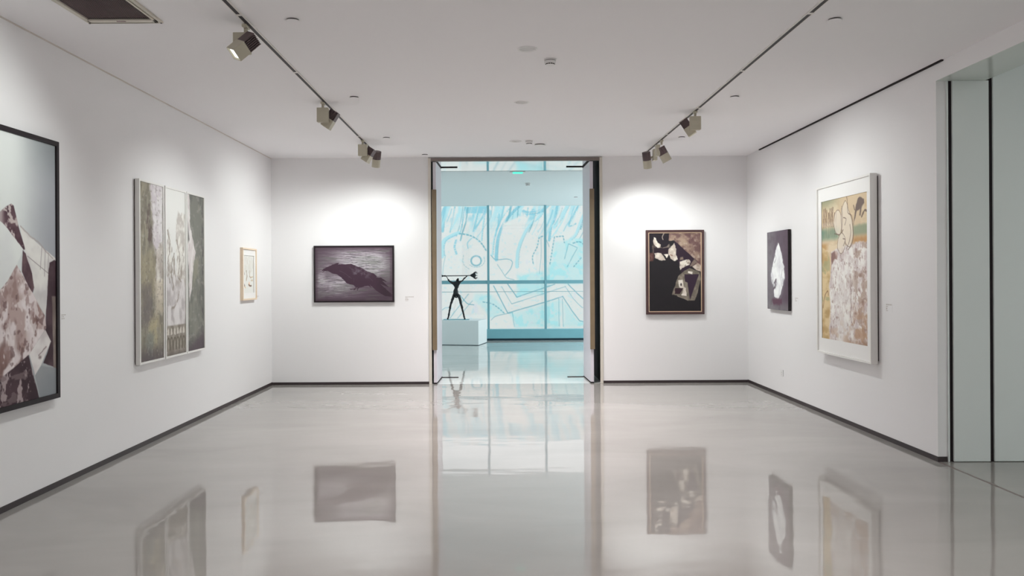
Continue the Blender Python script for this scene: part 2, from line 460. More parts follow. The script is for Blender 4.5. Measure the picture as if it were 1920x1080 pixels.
sbox('ground_outside', -12, 12, FARY + .1, 30, -.55, -.42, M['mortar'])

# ================================================================== MURAL outside the window
def mural_canvas():
    W = (217, 213, 210); cy = (166, 208, 216); cd = (128, 186, 202); ln = (96, 158, 174); lil = (206, 206, 214)
    c = Canvas(-300, 1500, 40, 1000, 450, 240, W)
    # sky of hanging cyan bands
    top = smooth(330, 60, c.Y + 160 * (c.n(5, 3, 3) - .5))
    warp = c.X + .42 * c.Y + 60 * (c.n(4, 3, 9) - .5)
    band = .5 + .5 * np.sin(warp / 21 + 5 * c.n(3, 2, 5))
    c.mix(top * smooth(.35, .75, band) * .85, cy)
    c.mix(top * smooth(.62, .8, c.n(30, 8, 17)) * .8, cd)
    c.mix(top * smooth(.60, .72, c.n(60, 40, 23)) * .7, W)
    c.poly([(205, 70), (375, 66), (370, 118), (215, 118)], cd, a=.8)
    # long swaying ribbons
    for p, w, col in (
        ([(620, 60), (530, 150), (470, 260), (445, 360), (440, 460)], 34, cd), ([(560, 60), (480, 160), (430, 280), (412, 430)], 16, cy),
        ([(800, 70), (770, 140), (700, 200), (640, 300), (605, 400), (595, 520)], 34, cy), ([(830, 60), (770, 110), (690, 120), (650, 110)], 40, cd),
        ([(900, 60), (880, 160), (850, 230), (840, 320)], 26, cd), ([(980, 60), (930, 150), (880, 220)], 42, cy), ([(1060, 60), (1020, 140), (985, 215), (1040, 200)], 18, cd),
        ([(1120, 90), (1080, 180), (1040, 280), (1000, 320)], 30, cy), ([(60, 70), (45, 150), (36, 250)], 30, cd), ([(130, 70), (115, 170), (95, 255)], 14, cd),
        ([(205, 70), (190, 150), (180, 220), (165, 270)], 10, cd), ([(300, 120), (285, 190), (270, 250)], 18, cd), ([(355, 120), (340, 220), (330, 320)], 16, cy),
        ([(-60, 60), (-110, 200), (-150, 330)], 40, cd), ([(-200, 60), (-230, 200), (-250, 360)], 30, cy), ([(1250, 60), (1210, 200), (1150, 330)], 40, cd), ([(1400, 60), (1370, 200), (1300, 300)], 34, cy)):
        w *= .72; c.stroke(p, w, col, .85, amp=7, freq=22, seed=int(w))
        c.stroke([(x - w * .6, y) for x, y in p], 5, W, .8)
        c.stroke([(x + w * .55, y) for x, y in p], 4, ln, .65, dash=18)
    rr = random.Random(11)
    for i in range(64):
        x = -280 + 26 * i + rr.uniform(-10, 10); ln_ = rr.uniform(90, 250); lean = rr.uniform(.15, .55); w = rr.choice((4, 5, 7, 10, 14))
        y = rr.uniform(55, 130); p = [(x, y), (x - lean * ln_ * .35, y + ln_ * .5), (x - lean * ln_, y + ln_)]
        c.stroke(p, w, rr.choice((cd, cy, W, W, ln)), .75, amp=5, freq=26, seed=i, dash=rr.choice((None, None, 16)))
    c.poly([(500, 190), (640, 130), (690, 150), (610, 330), (560, 470), (480, 470), (470, 330)], W, soft=14, amp=8, freq=14)
    # speckled cyan grounds
    sp = smooth(.50, .62, c.n(34, 22, 41))
    for p in ([(880, 350), (1120, 300), (1120, 640), (780, 640), (860, 480)], [(600, 570), (800, 560), (800, 730), (600, 740)], [(280, 710), (400, 720), (500, 800), (500, 860), (400, 890), (330, 800), (260, 760)],
              [(590, 740), (800, 680), (860, 655), (600, 640)], [(545, 872), (800, 795), (930, 752), (908, 968), (580, 968)], [(945, 770), (1060, 930), (1120, 940), (1120, 965), (945, 965)], [(-250, 450), (-40, 420), (-30, 640), (-260, 660)]):
        m = c.polym(p, 30, 20, 10, 5); c.mix(m * (.5 + .5 * sp) * .95, (164, 212, 216))
    c.mix(c.polym([(230, 790), (340, 770), (350, 900), (240, 910)], 30) * sp * .7, lil)
    # reclining head with cap, ear and eye
    c.stroke([(35, 440), (32, 370), (60, 310), (160, 262)], 26, cy, .9, amp=3); c.stroke([(52, 430), (50, 360), (75, 312), (150, 275)], 10, cd, .8, dash=14)
    c.stroke([(165, 268), (250, 285), (320, 330), (368, 400)], 10, ln, .85, dash=26); c.stroke([(140, 320), (128, 370), (145, 425)], 16, cd, .8, dash=16)
    c.stroke([(255, 305), (225, 340), (230, 380)], 7, cd, .8)
    c.stroke([(195, 430), (190, 480), (205, 510), (240, 535)], 4, ln, .6, dash=22)
    a = [(290 + 38 * math.cos(t), 472 + 36 * math.sin(t)) for t in np.linspace(0, 2 * PI, 14)]; c.stroke(a, 12, ln, .8, dash=15)
    a = [(290 + 64 * math.cos(t), 468 + 52 * math.sin(t)) for t in np.linspace(-.4, 2.4, 9)]; c.stroke(a, 5, ln, .6, dash=20)
    c.stroke([(60, 430), (45, 500), (38, 570)], 4, ln, .6)
    ARMS = ((420, 660), (480, 665), (525, 645), (595, 745), (555, 795), (530, 862), (940, 742), (980, 650), (960, 668), (985, 350), (845, 500))
    # neck, shoulder and long arms
    for p, w in (([(400, 430), (440, 465), (520, 460), (560, 480), (550, 530), (510, 580)], 6), ([(450, 500), (490, 560), (520, 600), (575, 615)], 4),
                 ([(420, 660), (525, 862)], 8), ([(480, 665), (555, 795), (640, 770)], 4), ([(525, 645), (595, 745)], 8), ([(595, 745), (880, 650)], 7), ([(555, 795), (700, 750), (960, 668)], 4),
                 ([(530, 862), (800, 785), (940, 742)], 8), ([(940, 742), (1010, 850), (1065, 925), (1120, 935)], 7), ([(980, 650), (1060, 730), (1120, 785)], 7), ([(960, 668), (1020, 760), (1085, 825), (1120, 828)], 4),
                 ([(910, 760), (912, 965)], 4), ([(938, 760), (942, 965)], 4), ([(720, 495), (715, 440), (750, 370), (765, 305), (800, 290)], 9), ([(765, 570), (780, 420), (778, 300)], 3),
                 ([(845, 500), (862, 400), (880, 298), (945, 290), (955, 340)], 9), ([(1020, 345), (1070, 335), (1105, 370), (1100, 430)], 10), ([(985, 350), (1052, 378), (975, 520)], 5), ([(985, 350), (955, 460)], 5), ([(1080, 455), (1020, 525)], 9),
                 ([(820, 320), (840, 370)], 4), ([(340, 780), (420, 800), (500, 865)], 9), ([(400, 915), (440, 885), (560, 860)], 5), ([(560, 860), (575, 965)], 4), ([(30, 840), (60, 820), (100, 822)], 5), ([(170, 730), (220, 790), (270, 800)], 7),
                 ([(90, 900), (230, 720)], 5), ([(140, 910), (260, 770)], 4), ([(-260, 700), (-120, 640), (20, 700)], 8), ([(1120, 785), (1300, 900), (1450, 860)], 8), ([(1180, 400), (1260, 460), (1250, 560)], 8)):
        w *= .85; c.stroke(p, w, ln, .9, amp=1.5, freq=40, dash=24 if w > 7 else None, straight=p[0] in ARMS)
    c.mix(smooth(.66, .74, c.n(80, 50, 77)) * .4, cy)
    c.mix(smooth(.7, .78, c.n(50, 30, 87)) * .5, lil)
    return c
MURY = 27.0
r = thing('mural_wall', 'cyan and white figurative mural wall seen outside the far window', 'mural', Matrix(((1, 0, 0, 0.679), (0, 0, -1, MURY), (0, 1, 0, 0), (0, 0, 0, 1))))
picture('mural_face', mural_canvas(), -4.205, 4.205, -.333, 4.19, 0, r, 1.12)
bm = bmesh.new(); box(bm, -9, 9, -.42, 4.19, -.25, -.004); obj('wall_body', bm, M['mortar'], r)

# ================================================================== ARTWORKS
def jitter_white(c, m, seed, lo, hi, fx=18, fy=24):
    n = c.n(fx, fy, seed); k = smooth(.3, .7, n)[..., None]
    c.C = c.C * (1 - m[..., None]) + (np.array(lo) * (1 - k) + np.array(hi) * k) * m[..., None]

# --- crow
def crow_canvas():
    c = Canvas(100, 1290, 115, 945, 300, 210, (84, 68, 80))
    sh = c.v() + .02 * (c.n(9, 5, 77, 2) - .5) * 2; n = fbm(c.u(), sh, 7, 75, 3, 3); n2 = fbm(c.u(), sh, 12, 105, 8, 2); big = c.n(3, 3, 12, 3)
    g = np.exp(-(((c.X - 760) / 420) ** 2 + ((c.Y - 340) / 200) ** 2)) * 1.1 + .75 * np.exp(-(((c.X - 480) / 330) ** 2 + ((c.Y - 700) / 170) ** 2)) + .6 * np.exp(-(((c.X - 1000) / 260) ** 2 + ((c.Y - 430) / 170) ** 2)) + .35 * np.exp(-(((c.X - 180) / 90) ** 2 + ((c.Y - 600) / 160) ** 2))
    g = g * (.55 + .9 * big)
    k = np.clip(g * (.30 + 1.45 * n), 0, 1)
    c.mix(k, (186, 178, 186))
    c.mix(smooth(.55, .7, n2) * np.clip(g, 0, 1) * .75, (86, 80, 86))
    c.mix(smooth(.60, .72, c.n(10, 90, 19, 2)) * np.clip(g, 0, 1) * .7, (206, 200, 204))
    c.mix(smooth(.62, .75, c.n(4, 30, 29, 3)) * .45, (108, 112, 104))
    v = c.n(110, 16, 35, 2); c.mix(smooth(.6, .75, v) * np.clip(g, 0, 1) * .14, (92, 86, 92)); c.mix(smooth(.5, .7, c.n(3, 4, 91)) * .3, (128, 132, 126))
    body = [(182, 492), (240, 440), (300, 415), (370, 385), (440, 360), (470, 352), (450, 378), (560, 380), (650, 373), (720, 402), (830, 445), (900, 490), (1000, 525), (1050, 565), (1040, 585), (1110, 588), (1205, 655), (1130, 640), (1235, 740), (1100, 685), (1180, 760), (1280, 845), (1285, 885), (1180, 875), (1105, 832), (1040, 790), (985, 735), (940, 695), (965, 745), (915, 712), (860, 720), (800, 738), (770, 748), (720, 735), (690, 700), (600, 682), (545, 632), (500, 580), (440, 540), (370, 522), (310, 490), (285, 478), (250, 482), (196, 512), (236, 472)]
    m = c.poly(body, (72, 52, 66), amp=6, freq=40, seed=4)
    f = c.n(16, 9, 50); c.mix(m * smooth(.5, .7, f) * np.exp(-(((c.X - 750) / 180) ** 2 + ((c.Y - 530) / 90) ** 2)) * .8, (122, 114, 124))
    c.mix(m * smooth(980, 1200, c.X) * .55, (52, 42, 48))
    for p, w in (([(735, 735), (700, 758), (640, 768)], 12), ([(715, 750), (690, 780)], 8), ([(765, 740), (745, 780)], 12), ([(760, 745), (700, 775)], 9)): c.stroke(p, w, (70, 52, 64))
    for p in ([(470, 480), (560, 520), (660, 600)], [(620, 430), (760, 500), (900, 560)], [(780, 470), (880, 540), (980, 640)]): c.stroke(p, 8, (96, 82, 94), .5, amp=8)
    edge = smooth(60, 10, np.minimum.reduce([c.X - 100, 1290 - c.X, c.Y - 115, 945 - c.Y])); c.mix(edge * .55, (80, 62, 74))
    return c
r = thing('framed_crow_picture', 'dark horizontal picture of a black crow in a black frame', 'painting', on_back(-2.104, 1.205))
frame('frame', r, -.585, .585, 0, .827, .022, .0, .042, M['black'])
picture('canvas', crow_canvas(), -.564, .564, .021, .806, .034, r, .88)
pbox('backing', r, -.57, .57, .012, .815, .002, .030, M['backing'])

# --- dark abstract
def abstract_canvas():
    c = Canvas(105, 685, 108, 983, 150, 226, (40, 38, 41))
    c.mix(c.n(6, 8, 2) * .25, (58, 48, 54))
    m = c.polym([(330, 100), (690, 100), (690, 545), (640, 530), (590, 485), (645, 430), (390, 190), (325, 195)], 6, 8)
    jitter_white(c, m, 11, (112, 86, 84), (168, 146, 128), 6, 10); c.mix(m * smooth(.55, .7, c.n(22, 30, 15)) * .6, (190, 172, 158)); c.mix(m * smooth(.6, .72, c.n(9, 12, 18)) * .6, (92, 66, 70))
    jitter_white(c, c.polym([(590, 482), (655, 445), (690, 480), (690, 540), (640, 528)], 5, 5), 12, (170, 152, 138), (210, 198, 186))
    jitter_white(c, c.polym([(140, 280), (165, 170), (240, 230), (330, 230), (330, 300), (260, 330), (150, 330)], 14, 14), 14, (84, 72, 70), (128, 116, 108))
    c.poly([(105, 108), (328, 108), (325, 230), (300, 260), (250, 270), (200, 215), (150, 150), (140, 300), (105, 300)], (42, 36, 42), amp=8)
    c.stroke([(275, 108), (255, 150), (262, 180)], 10, (186, 172, 160), .8)
    jitter_white(c, c.polym([(108, 330), (160, 330), (165, 390), (150, 420), (108, 425)], 8, 6), 16, (86, 58, 56), (120, 92, 84))
    c.poly([(160, 275), (240, 275), (330, 270), (330, 340), (280, 345), (160, 330)], (48, 38, 46), amp=8, freq=14)
    c.poly([(385, 190), (648, 430), (470, 565), (440, 470), (400, 320)], (54, 42, 54), amp=2)
    c.poly([(455, 380), (485, 375), (490, 405), (450, 410)], (140, 124, 112), soft=8)
    c.poly([(560, 480), (610, 400), (645, 430), (590, 480)], (128, 112, 104), soft=8, amp=4)
    for i, p in enumerate(([(160, 155), (185, 168), (200, 215), (236, 232), (230, 272), (195, 275), (162, 240), (152, 200)], [(325, 290), (390, 220), (412, 285), (405, 350), (425, 405), (395, 425), (345, 390), (322, 335)],
                           [(168, 335), (240, 333), (292, 405), (240, 417), (205, 408), (172, 385)], [(448, 425), (545, 398), (568, 430), (555, 462), (475, 500), (455, 525), (445, 480)], [(270, 342), (325, 345), (305, 390)])):
        jitter_white(c, c.polym(p, 5, 9, 18, 30 + i), 40 + i, (196, 182, 170), (230, 222, 210))
    c.mix(c.polym([(445, 420), (560, 400), (560, 460), (450, 500)], 6) * smooth(.55, .66, c.n(20, 26, 61)) * .7, (132, 118, 106))
    c.stroke([(345, 352), (365, 360)], 14, (140, 110, 96), .8)
    m = c.polym([(432, 590), (500, 530), (560, 500), (672, 548), (682, 620), (645, 780), (610, 865), (545, 862), (420, 810), (358, 795)], 6, 5)
    jitter_white(c, m, 70, (112, 104, 94), (142, 132, 120))
    c.poly([(500, 570), (664, 570), (560, 855), (545, 760), (535, 662), (505, 650)], (60, 46, 60), amp=3)
    for i, p in enumerate(([(430, 635), (478, 630), (492, 705), (515, 722), (522, 812), (458, 805), (492, 742), (440, 715)], [(540, 535), (590, 545), (585, 568), (540, 560)])):
        jitter_white(c, c.polym(p, 5, 7, 18, 80 + i), 84, (206, 194, 182), (230, 222, 212))
    c.poly([(392, 722), (490, 722), (450, 792), (388, 790)], (58, 40, 48), amp=8)
    c.blob(462, 685, 10, 20, (60, 48, 50)); c.stroke([(365, 800), (440, 600)], 6, (120, 110, 100), .8, amp=5); c.stroke([(420, 812), (540, 862)], 9, (170, 158, 144), .7, amp=5)
    return c
r = thing('framed_abstract_painting', 'black and brown abstract painting in a brown frame with gilt inner edge', 'painting', on_back(2.5825, 1.003))
frame('frame', r, -.4245, .4245, 0, 1.232, .036, 0, .045, M['brown'], .004)
frame('gilt_slip', r, -.390, .390, .034, 1.198, .013, .010, .038, M['gold'], .001)
picture('canvas', abstract_canvas(), -.379, .379, .045, 1.187, .030, r, .95)
pbox('backing', r, -.41, .41, .015, 1.217, .002, .026, M['backing'])

# --- flame canvas on the right wall
def flame_canvas():
    c = Canvas(0, .74, 0, 1.02, 120, 166, (96, 86, 96))
    u, v = c.u(), c.v()
    c.mix(smooth(.6, .1, u) * (.5 + .8 * c.n(4, 8, 3)) * .6, (132, 132, 134)); c.mix(smooth(.55, .95, u) * .5, (84, 68, 80))
    c.mix(smooth(.85, 1, v) * .6, (128, 126, 128)); c.mix(smooth(.5, .75, c.n(10, 12, 6)) * .3, (78, 66, 76))
    P = lambda l: [(a * .74, b * 1.02) for a, b in l]
    c.poly(P([(.52, .16), (.70, .3), (.8, .45), (.86, .6), (.74, .78), (.52, .9), (.34, .86), (.22, .7), (.14, .58), (.2, .44), (.36, .3)]), (122, 118, 126), soft=.09, amp=.02, a=.8)
    m = c.polym(P([(.55, .152), (.66, .22), (.72, .29), (.75, .41), (.83, .46), (.84, .60), (.72, .75), (.6, .82), (.5, .87), (.36, .84), (.31, .72), (.2, .63), (.18, .55), (.26, .44), (.34, .36), (.42, .24)]), .012, .03, 9, 4)
    jitter_white(c, m, 21, (206, 206, 210), (228, 230, 230), 5, 7)
    c.mix(m * smooth(.5, .68, c.n(5, 9, 24)) * smooth(.3, .8, v) * .75, (150, 150, 156))
    c.stroke(P([(.36, .66), (.44, .62), (.40, .70), (.30, .74)]), .03, (96, 86, 96), .9, amp=.015)
    c.stroke(P([(.40, .30), (.44, .35), (.36, .40)]), .014, (150, 148, 154), .8); c.stroke(P([(.72, .5), (.68, .62), (.72, .7)]), .02, (160, 158, 164), .7, amp=.01)
    c.poly(P([(.24, .87), (.7, .86), (.72, .93), (.3, .94)]), (92, 66, 80), soft=.03, amp=.02)
    return c
r = thing('flame_picture', 'narrow dark unframed canvas with a white flame shape on the right wall', 'painting', on_right(9.925, 1.117))
bm = bmesh.new(); box(bm, -.37, .37, 0, 1.019, .006, .043); obj('stretched_canvas', bm, M['black'], r, .004)
picture('painted_face', flame_canvas(), -.367, .367, .003, 1.016, .0445, r)

# --- large mounted print on the right wall
def print_canvas():
    W_, H_ = 1.05, 1.525
    c = Canvas(0, W_, 0, H_, 190, 280, (206, 182, 146)); u, v = c.u(), c.v()
    n = c.n(6, 9, 2); n2 = c.n(22, 30, 5); n3 = c.n(40, 60, 8)
    c.mix(smooth(.45, .7, n) * .7, (196, 162, 118)); c.mix(smooth(.55, .7, c.n(4, 14, 12)) * .6, (222, 204, 170))
    c.mix(smooth(.12, .0, v) * smooth(.55, .1, u) * .8, (128, 138, 108))
    c.mix(smooth(.2, .24, v) * smooth(.32, .28, v) * smooth(.5, .3, u) * (.5 + n) * .95, (126, 150, 126))
    c.mix(smooth(.20, .23, v + .04 * (n - .5)) * smooth(.31, .27, v) * smooth(.66, .74, u) * .9, (140, 152, 124))
    c.mix(smooth(.27, .32, v) * smooth(.45, .36, v) * smooth(.6, .75, u) * (.3 + n) * .9, (188, 132, 76))
    c.mix(smooth(.31, .34, v) * smooth(.38, .36, v) * smooth(.2, .05, u) * .9, (190, 140, 80))
    P = lambda l: [(a * W_, b * H_) for a, b in l]
    for i in range(9):                                            # leaning trees
        x = .04 + .036 * i + .01 * random.random(); y = .07 + .05 * random.random()
        c.stroke(P([(x + .01, y), (x - .005, y + .06), (x + .008, .205)]), .017, (112, 82, 70), .85, amp=.01, freq=30, seed=i)
        c.stroke(P([(x, .21), (x + .004, .28)]), .008, (96, 104, 86), .7)
    for i in range(10):
        c.blob((.03 + .035 * i) * W_, .19 * H_, .012, .03, (222, 206, 180), .7)
    # pale column
    m = c.polym(P([(.205, .385), (.62, .335), (1.02, .34), (1.02, 1.02), (.16, 1.02), (.19, .86), (.20, .74), (.17, .62), (.22, .5)]), .02, .03, 9, 3)
    jitter_white(c, m, 33, (196, 182, 180), (226, 222, 216), 9, 13)
    c.mix(m * smooth(.55, .68, n2) * .55, (190, 166, 166)); c.mix(m * smooth(.58, .68, n3) * .6, (226, 224, 220)); c.mix(m * smooth(.62, .7, c.n(44, 34, 55)) * .7, (150, 116, 108))
    c.mix(m * smooth(.6, .8, u) * smooth(.50, .62, c.n(12, 20, 61)) * .65, (166, 136, 118)); c.mix(m * smooth(.72, .95, v + .25 * (u - .6)) * smooth(.42, .6, c.n(9, 16, 66)) * .8, (182, 140, 108))
    c.mix(m * smooth(.45, .6, v) * np.exp(-((u - .45) / .16) ** 2) * .55, (226, 224, 218))
    c.stroke(P([(.655, .55), (.65, .7), (.665, .86)]), .018, (150, 118, 108), .55, amp=.03, freq=18)
    jitter_white(c, c.polym(P([(.22, .40), (.30, .385), (.37, .40), (.35, .44), (.27, .46), (.22, .48)]), .015, .03, 10, 9) * .85, 88, (128, 90, 82), (190, 162, 150), 12, 18)
    for x, y in ((.85, .55), (.95, .53), (.93, .70), (.9, .72), (.75, .8), (.35, .84), (.95, .9)): c.blob(x * W_, y * H_, .05, .022, (140, 104, 92), .55, .9)
    # ochre strip on the left
    m = c.polym(P([(-.02, .34), (.17, .39), (.19, .55), (.15, .62), (.18, .74), (.15, 1.02), (-.02, 1.02)]), .02, .02)
    jitter_white(c, m, 71, (186, 150, 96), (216, 190, 140), 5, 16); c.mix(m * smooth(.55, .7, c.n(6, 14, 75)) * .7, (160, 160, 116))
    c.stroke(P([(.02, .78), (.06, .70), (.13, .66), (.15, .69)]), .014, (140, 96, 70), .8)
    # outlined pale figures
    for p in ([(.28, .20), (.30, .13), (.38, .10), (.45, .14), (.46, .22), (.42, .27), (.34, .26)], [(.46, .10), (.55, .05), (.62, .12), (.69, .2), (.70, .30), (.62, .36), (.52, .31), (.46, .22)], [(.38, .30), (.46, .26), (.54, .30), (.52, .37), (.44, .40), (.37, .36)]):
        q = curve(P(p + [p[0]])); m = c.polym(q, .01); c.mix(m * (.62 + .3 * n), (218, 206, 190))
        c.stroke(P(p + [p[0]]), .008, (124, 98, 82), .8, amp=.008, freq=20)
    for p in ([(.47, .08), (.48, .16), (.46, .26)], [(.56, -.005), (.59, .06), (.6, .13), (.68, .16), (.71, .25), (.69, .33), (.6, .38)], [(.64, .21), (.66, .26), (.62, .33), (.57, .37)], [(.5, .16), (.56, .17), (.53, .21)], [(.49, .30), (.54, .31), (.5, .35)], [(.3, .26), (.42, .27), (.5, .24)]):
        c.stroke(P(p), .009, (110, 86, 72), .85, amp=.006)
    # dark running animal
    c.poly(P([(.76, .10), (.80, .05), (.85, .045), (.92, .06), (.93, .09), (.88, .12), (.86, .17), (.84, .16), (.85, .125), (.79, .13), (.74, .19), (.72, .22), (.74, .15)]), (106, 90, 86), soft=.012, amp=.016, freq=14, a=.9)
    c.stroke(P([(.74, .12), (.72, .09)]), .012, (94, 78, 76)); c.stroke(P([(.88, .17), (.94, .14), (.99, .15)]), .022, (104, 84, 76), .8, amp=.02)
    c.mix(smooth(.95, 1, v) * smooth(.4, .8, u) * .5, (150, 110, 90))
    c.grey(.2)
    return c
r = thing('large_mounted_print', 'large ochre and pale pink print in a deep white frame on the right wall', 'painting', on_right(7.985, .700))
frame('frame', r, -.625, .625, 0, 1.835, .022, .016, .084, M['fwhite'])
bm = bmesh.new(); ring(bm, -.604, .604, .021, 1.814, .078, .062, .068, .145); obj('mount', bm, M['mount'], r)
picture('print', print_canvas(), -.528, .528, .164, 1.700, .060, r)
pbox('backing', r, -.60, .612, .03, 1.81, .001, .055, M['backing'])

# --- triptych on the left wall
def tri_canvas(k):
    W_, H_ = .48, 1.66
    c = Canvas(0, W_, 0, H_, 80, 270, (150, 142, 120)); u, v = c.u(), c.v()
    n = c.n(4, 8, 3 + k); n2 = c.n(10, 14, 13 + k); n3 = c.n(16, 70, 23 + k); nv = c.n(14, 9, 43 + k)
    P = lambda l: [(a * W_, b * H_) for a, b in l]
    if k == 0:
        c.mix(smooth(.4, .7, n) * .8, (166, 152, 118)); c.mix(smooth(.45, .65, nv) * .7, (122, 114, 98))
        jitter_white(c, c.polym(P([(.42, -.02), (1.02, -.02), (1.02, .38), (.88, .36), (.72, .40), (.55, .33), (.55, .2), (.5, .1)]), .05, .03), 5, (196, 184, 192), (212, 206, 208))
        m = c.polym(P([(.38, .13), (.5, .12), (.55, .2), (.54, .3), (.52, .34), (.38, .33), (.28, .25)]), .04, .04); c.mix(m * smooth(.4, .6, n2), (110, 90, 84))
        c.mix(c.polym(P([(.05, .42), (.6, .36), (.66, .5), (.62, .62), (.1, .7)]), .06, .04) * .6, (168, 154, 116))
        jitter_white(c, c.polym(P([(.75, .36), (.9, .33), (1.02, .36), (1.02, .66), (.75, .66), (.66, .5)]), .03, .04), 6, (176, 162, 150), (220, 214, 204), 9, 20)
        c.mix(c.polym(P([(.62, .55), (1.02, .54), (1.02, .74), (.66, .74)]), .05, .03) * .7, (206, 190, 160))
        c.mix(c.polym(P([(.08, .58), (.5, .56), (.5, .78), (.1, .82)]), .08, .05) * .7, (116, 104, 104))
        c.mix(c.polym(P([(.35, .78), (.75, .76), (.72, .92), (.4, .95)]), .05, .05) * .7, (190, 172, 120)); c.mix(c.polym(P([(.25, .85), (.6, .84), (.55, 1), (.3, 1)]), .06, .05) * .8, (126, 132, 122))
        c.mix(smooth(.88, 1, v + .06 * (n - .5)) * .8, (96, 82, 88))
        c.mix(smooth(.58, .74, n3) * .35, (112, 100, 88)); c.mix(smooth(.64, .76, c.n(14, 40, 99)) * .3, (200, 192, 176))
    elif k == 1:
        c.C[:] = (218, 218, 214)
        jitter_white(c, smooth(.42, .6, v + .1 * (n - .5)), 7, (176, 166, 166), (206, 198, 198), 7, 16)
        for p, w in (([(.1, .52), (.06, .36), (.16, .24), (.26, .30), (.34, .5)], 1), ([(.55, .52), (.5, .22), (.66, .12), (.98, .14), (1.02, .55)], 1)):
            m = c.polym(P(p), .03, .04, 8, 5); jitter_white(c, m * .8, 9, (178, 166, 156), (222, 218, 208), 9, 26)
        c.mix(smooth(.3, .4, v) * smooth(.62, .5, v) * smooth(.52, .66, n2) * .8, (156, 140, 124))
        for p in ([(.12, .25), (.2, .34), (.12, .46), (.22, .56)], [(.56, .3), (.7, .42), (.62, .52), (.8, .56)], [(.42, .38), (.3, .48), (.36, .6)], [(.66, .62), (.5, .7), (.3, .72)]): c.stroke(P(p), .02, (148, 132, 116), .8, amp=.03, freq=9)
        c.mix(c.polym(P([(.1, .70), (.28, .69), (.25, .82), (.1, .82)]), .02, .02) * .8, (216, 210, 210)); c.mix(c.polym(P([(.42, .74), (.52, .68), (.66, .7), (.7, .82), (.42, .82)]), .02, .02) * .8, (214, 208, 208))
        m = smooth(.815, .825, v); jitter_white(c, m, 15, (136, 122, 108), (164, 152, 136), 9, 30)
        for i in range(6):
            x = .12 + .155 * i; c.poly(P([(x - .05, .875), (x - .04, .845), (x, .835), (x + .04, .845), (x + .05, .875)]), (202, 192, 178), amp=.012, freq=16)
            c.stroke(P([(x - .055, .965), (x - .05, .91), (x, .895), (x + .05, .91), (x + .055, .965)]), .02, (112, 100, 82), .9, amp=.01)
        c.mix(smooth(.96, 1, v) * .7, (104, 90, 84))
    else:
        c.C[:] = (118, 118, 108)
        c.mix(smooth(.4, .65, n) * .7, (98, 98, 92)); c.mix(smooth(.5, .66, n2) * .5, (138, 136, 120)); c.mix(smooth(.6, .72, c.n(6, 40, 83)) * .4, (160, 154, 146))
        jitter_white(c, c.polym(P([(-.02, -.02), (.14, -.02), (.18, .2), (.36, .30), (.5, .37), (.36, .46), (.24, .62), (.14, .68), (.1, .5), (.0, .3)]), .012, .02, 6), 11, (196, 182, 182), (212, 204, 202))
        c.poly(P([(.0, .12), (.06, .2), (.14, .29), (.04, .31), (.0, .3)]), (112, 106, 104), soft=.03)
        c.mix(c.polym(P([(.4, .42), (.7, .40), (.6, .52), (.34, .58)]), .06, .05) * .6, (152, 146, 118)); c.mix(smooth(.9, 1, v + .1 * (u - .3)) * .9, (92, 74, 84))
        c.mix(smooth(.7, 1, u) * smooth(.52, .66, c.n(12, 24, 91)) * .7, (82, 74, 78)); c.mix(c.polym(P([(.05, .68), (.45, .66), (.45, .9), (.1, .92)]), .08, .05) * .5, (140, 140, 124))
    c.grey(.42)
    return c
TRI = [(7.262, 'left panel of the olive triptych, with a pale mauve upper corner'), (7.803, 'middle panel of the olive triptych, white at the top with arches below'), (8.318, 'right panel of the olive triptych, dark green with a pale lens shape')]
TW = [.262, .256, .246]
for k, (zc, lb) in enumerate(TRI):
    r = thing('triptych_panel', lb, 'painting', on_left(zc, .771), 'three narrow panels of the triptych'); w = TW[k]
    frame('frame', r, -w, w, 0, 1.705, .020, .010, .052, M['fwhite'])
    picture('canvas', tri_canvas(k), -w + .019, w - .019, .019, 1.686, .043, r)
    pbox('backing', r, -w + .006, w - .006, .006, 1.699, .001, .040, M['backing'])

# --- small drawing
def small_canvas():
    c = Canvas(0, .45, 0, .62, 90, 130, (214, 214, 210)); u, v = c.u(), c.v()
    P = lambda l: [(a * .45, b * .62) for a, b in l]
    c.mix(smooth(.55, .7, c.n(20, 6, 4)) * smooth(.75, .2, v) * .45, (186, 180, 168))
    for i in range(7):
        x = .12 + .12 * i; c.stroke(P([(x, .05 + .02 * (i % 3)), (x + .02, .25), (x - .01, .42 + .04 * (i % 2))]), .012, (182, 174, 160), .55, amp=.012, freq=14)
    for p, col in (([(.28, .42), (.34, .52), (.3, .62)], (150, 138, 122)), ([(.36, .55), (.28, .66)], (160, 140, 120)), ([(.62, .42), (.6, .55), (.72, .6)], (166, 152, 136)), ([(.7, .58), (.92, .57)], (186, 170, 148)), ([(.75, .66), (.9, .67)], (186, 170, 148)), ([(.06, .44), (.12, .5)], (160, 150, 140))):
        c.stroke(P(p), .026, col, .8, amp=.015, freq=14)
    c.blob(.25, .47, .05, .06, (224, 178, 150), .8, .9); c.stroke(P([(.5, .77), (.62, .80), (.76, .80)]), .026, (120, 100, 88)); c.stroke(P([(.05, .74), (.12, .80)]), .03, (116, 104, 98)); c.stroke(P([(.12, .82), (.2, .85)]), .02, (214, 178, 130), .8)
    return c
r = thing('small_framed_drawing', 'small pale drawing in a light wood frame near the left corner', 'painting', on_left(10.16, 1.275))
frame('frame', r, -.285, .285, 0, .685, .022, 0, .040, M['pine'])
bm = bmesh.new(); ring(bm, -.264, .264, .021, .664, .060, .020, .026, .075); obj('mount', bm, M['mount'], r)
picture('drawing', small_canvas(), -.21, .21, .085, .600, .017, r)
pbox('backing', r, -.275, .275, .01, .675, .001, .014, M['backing'])

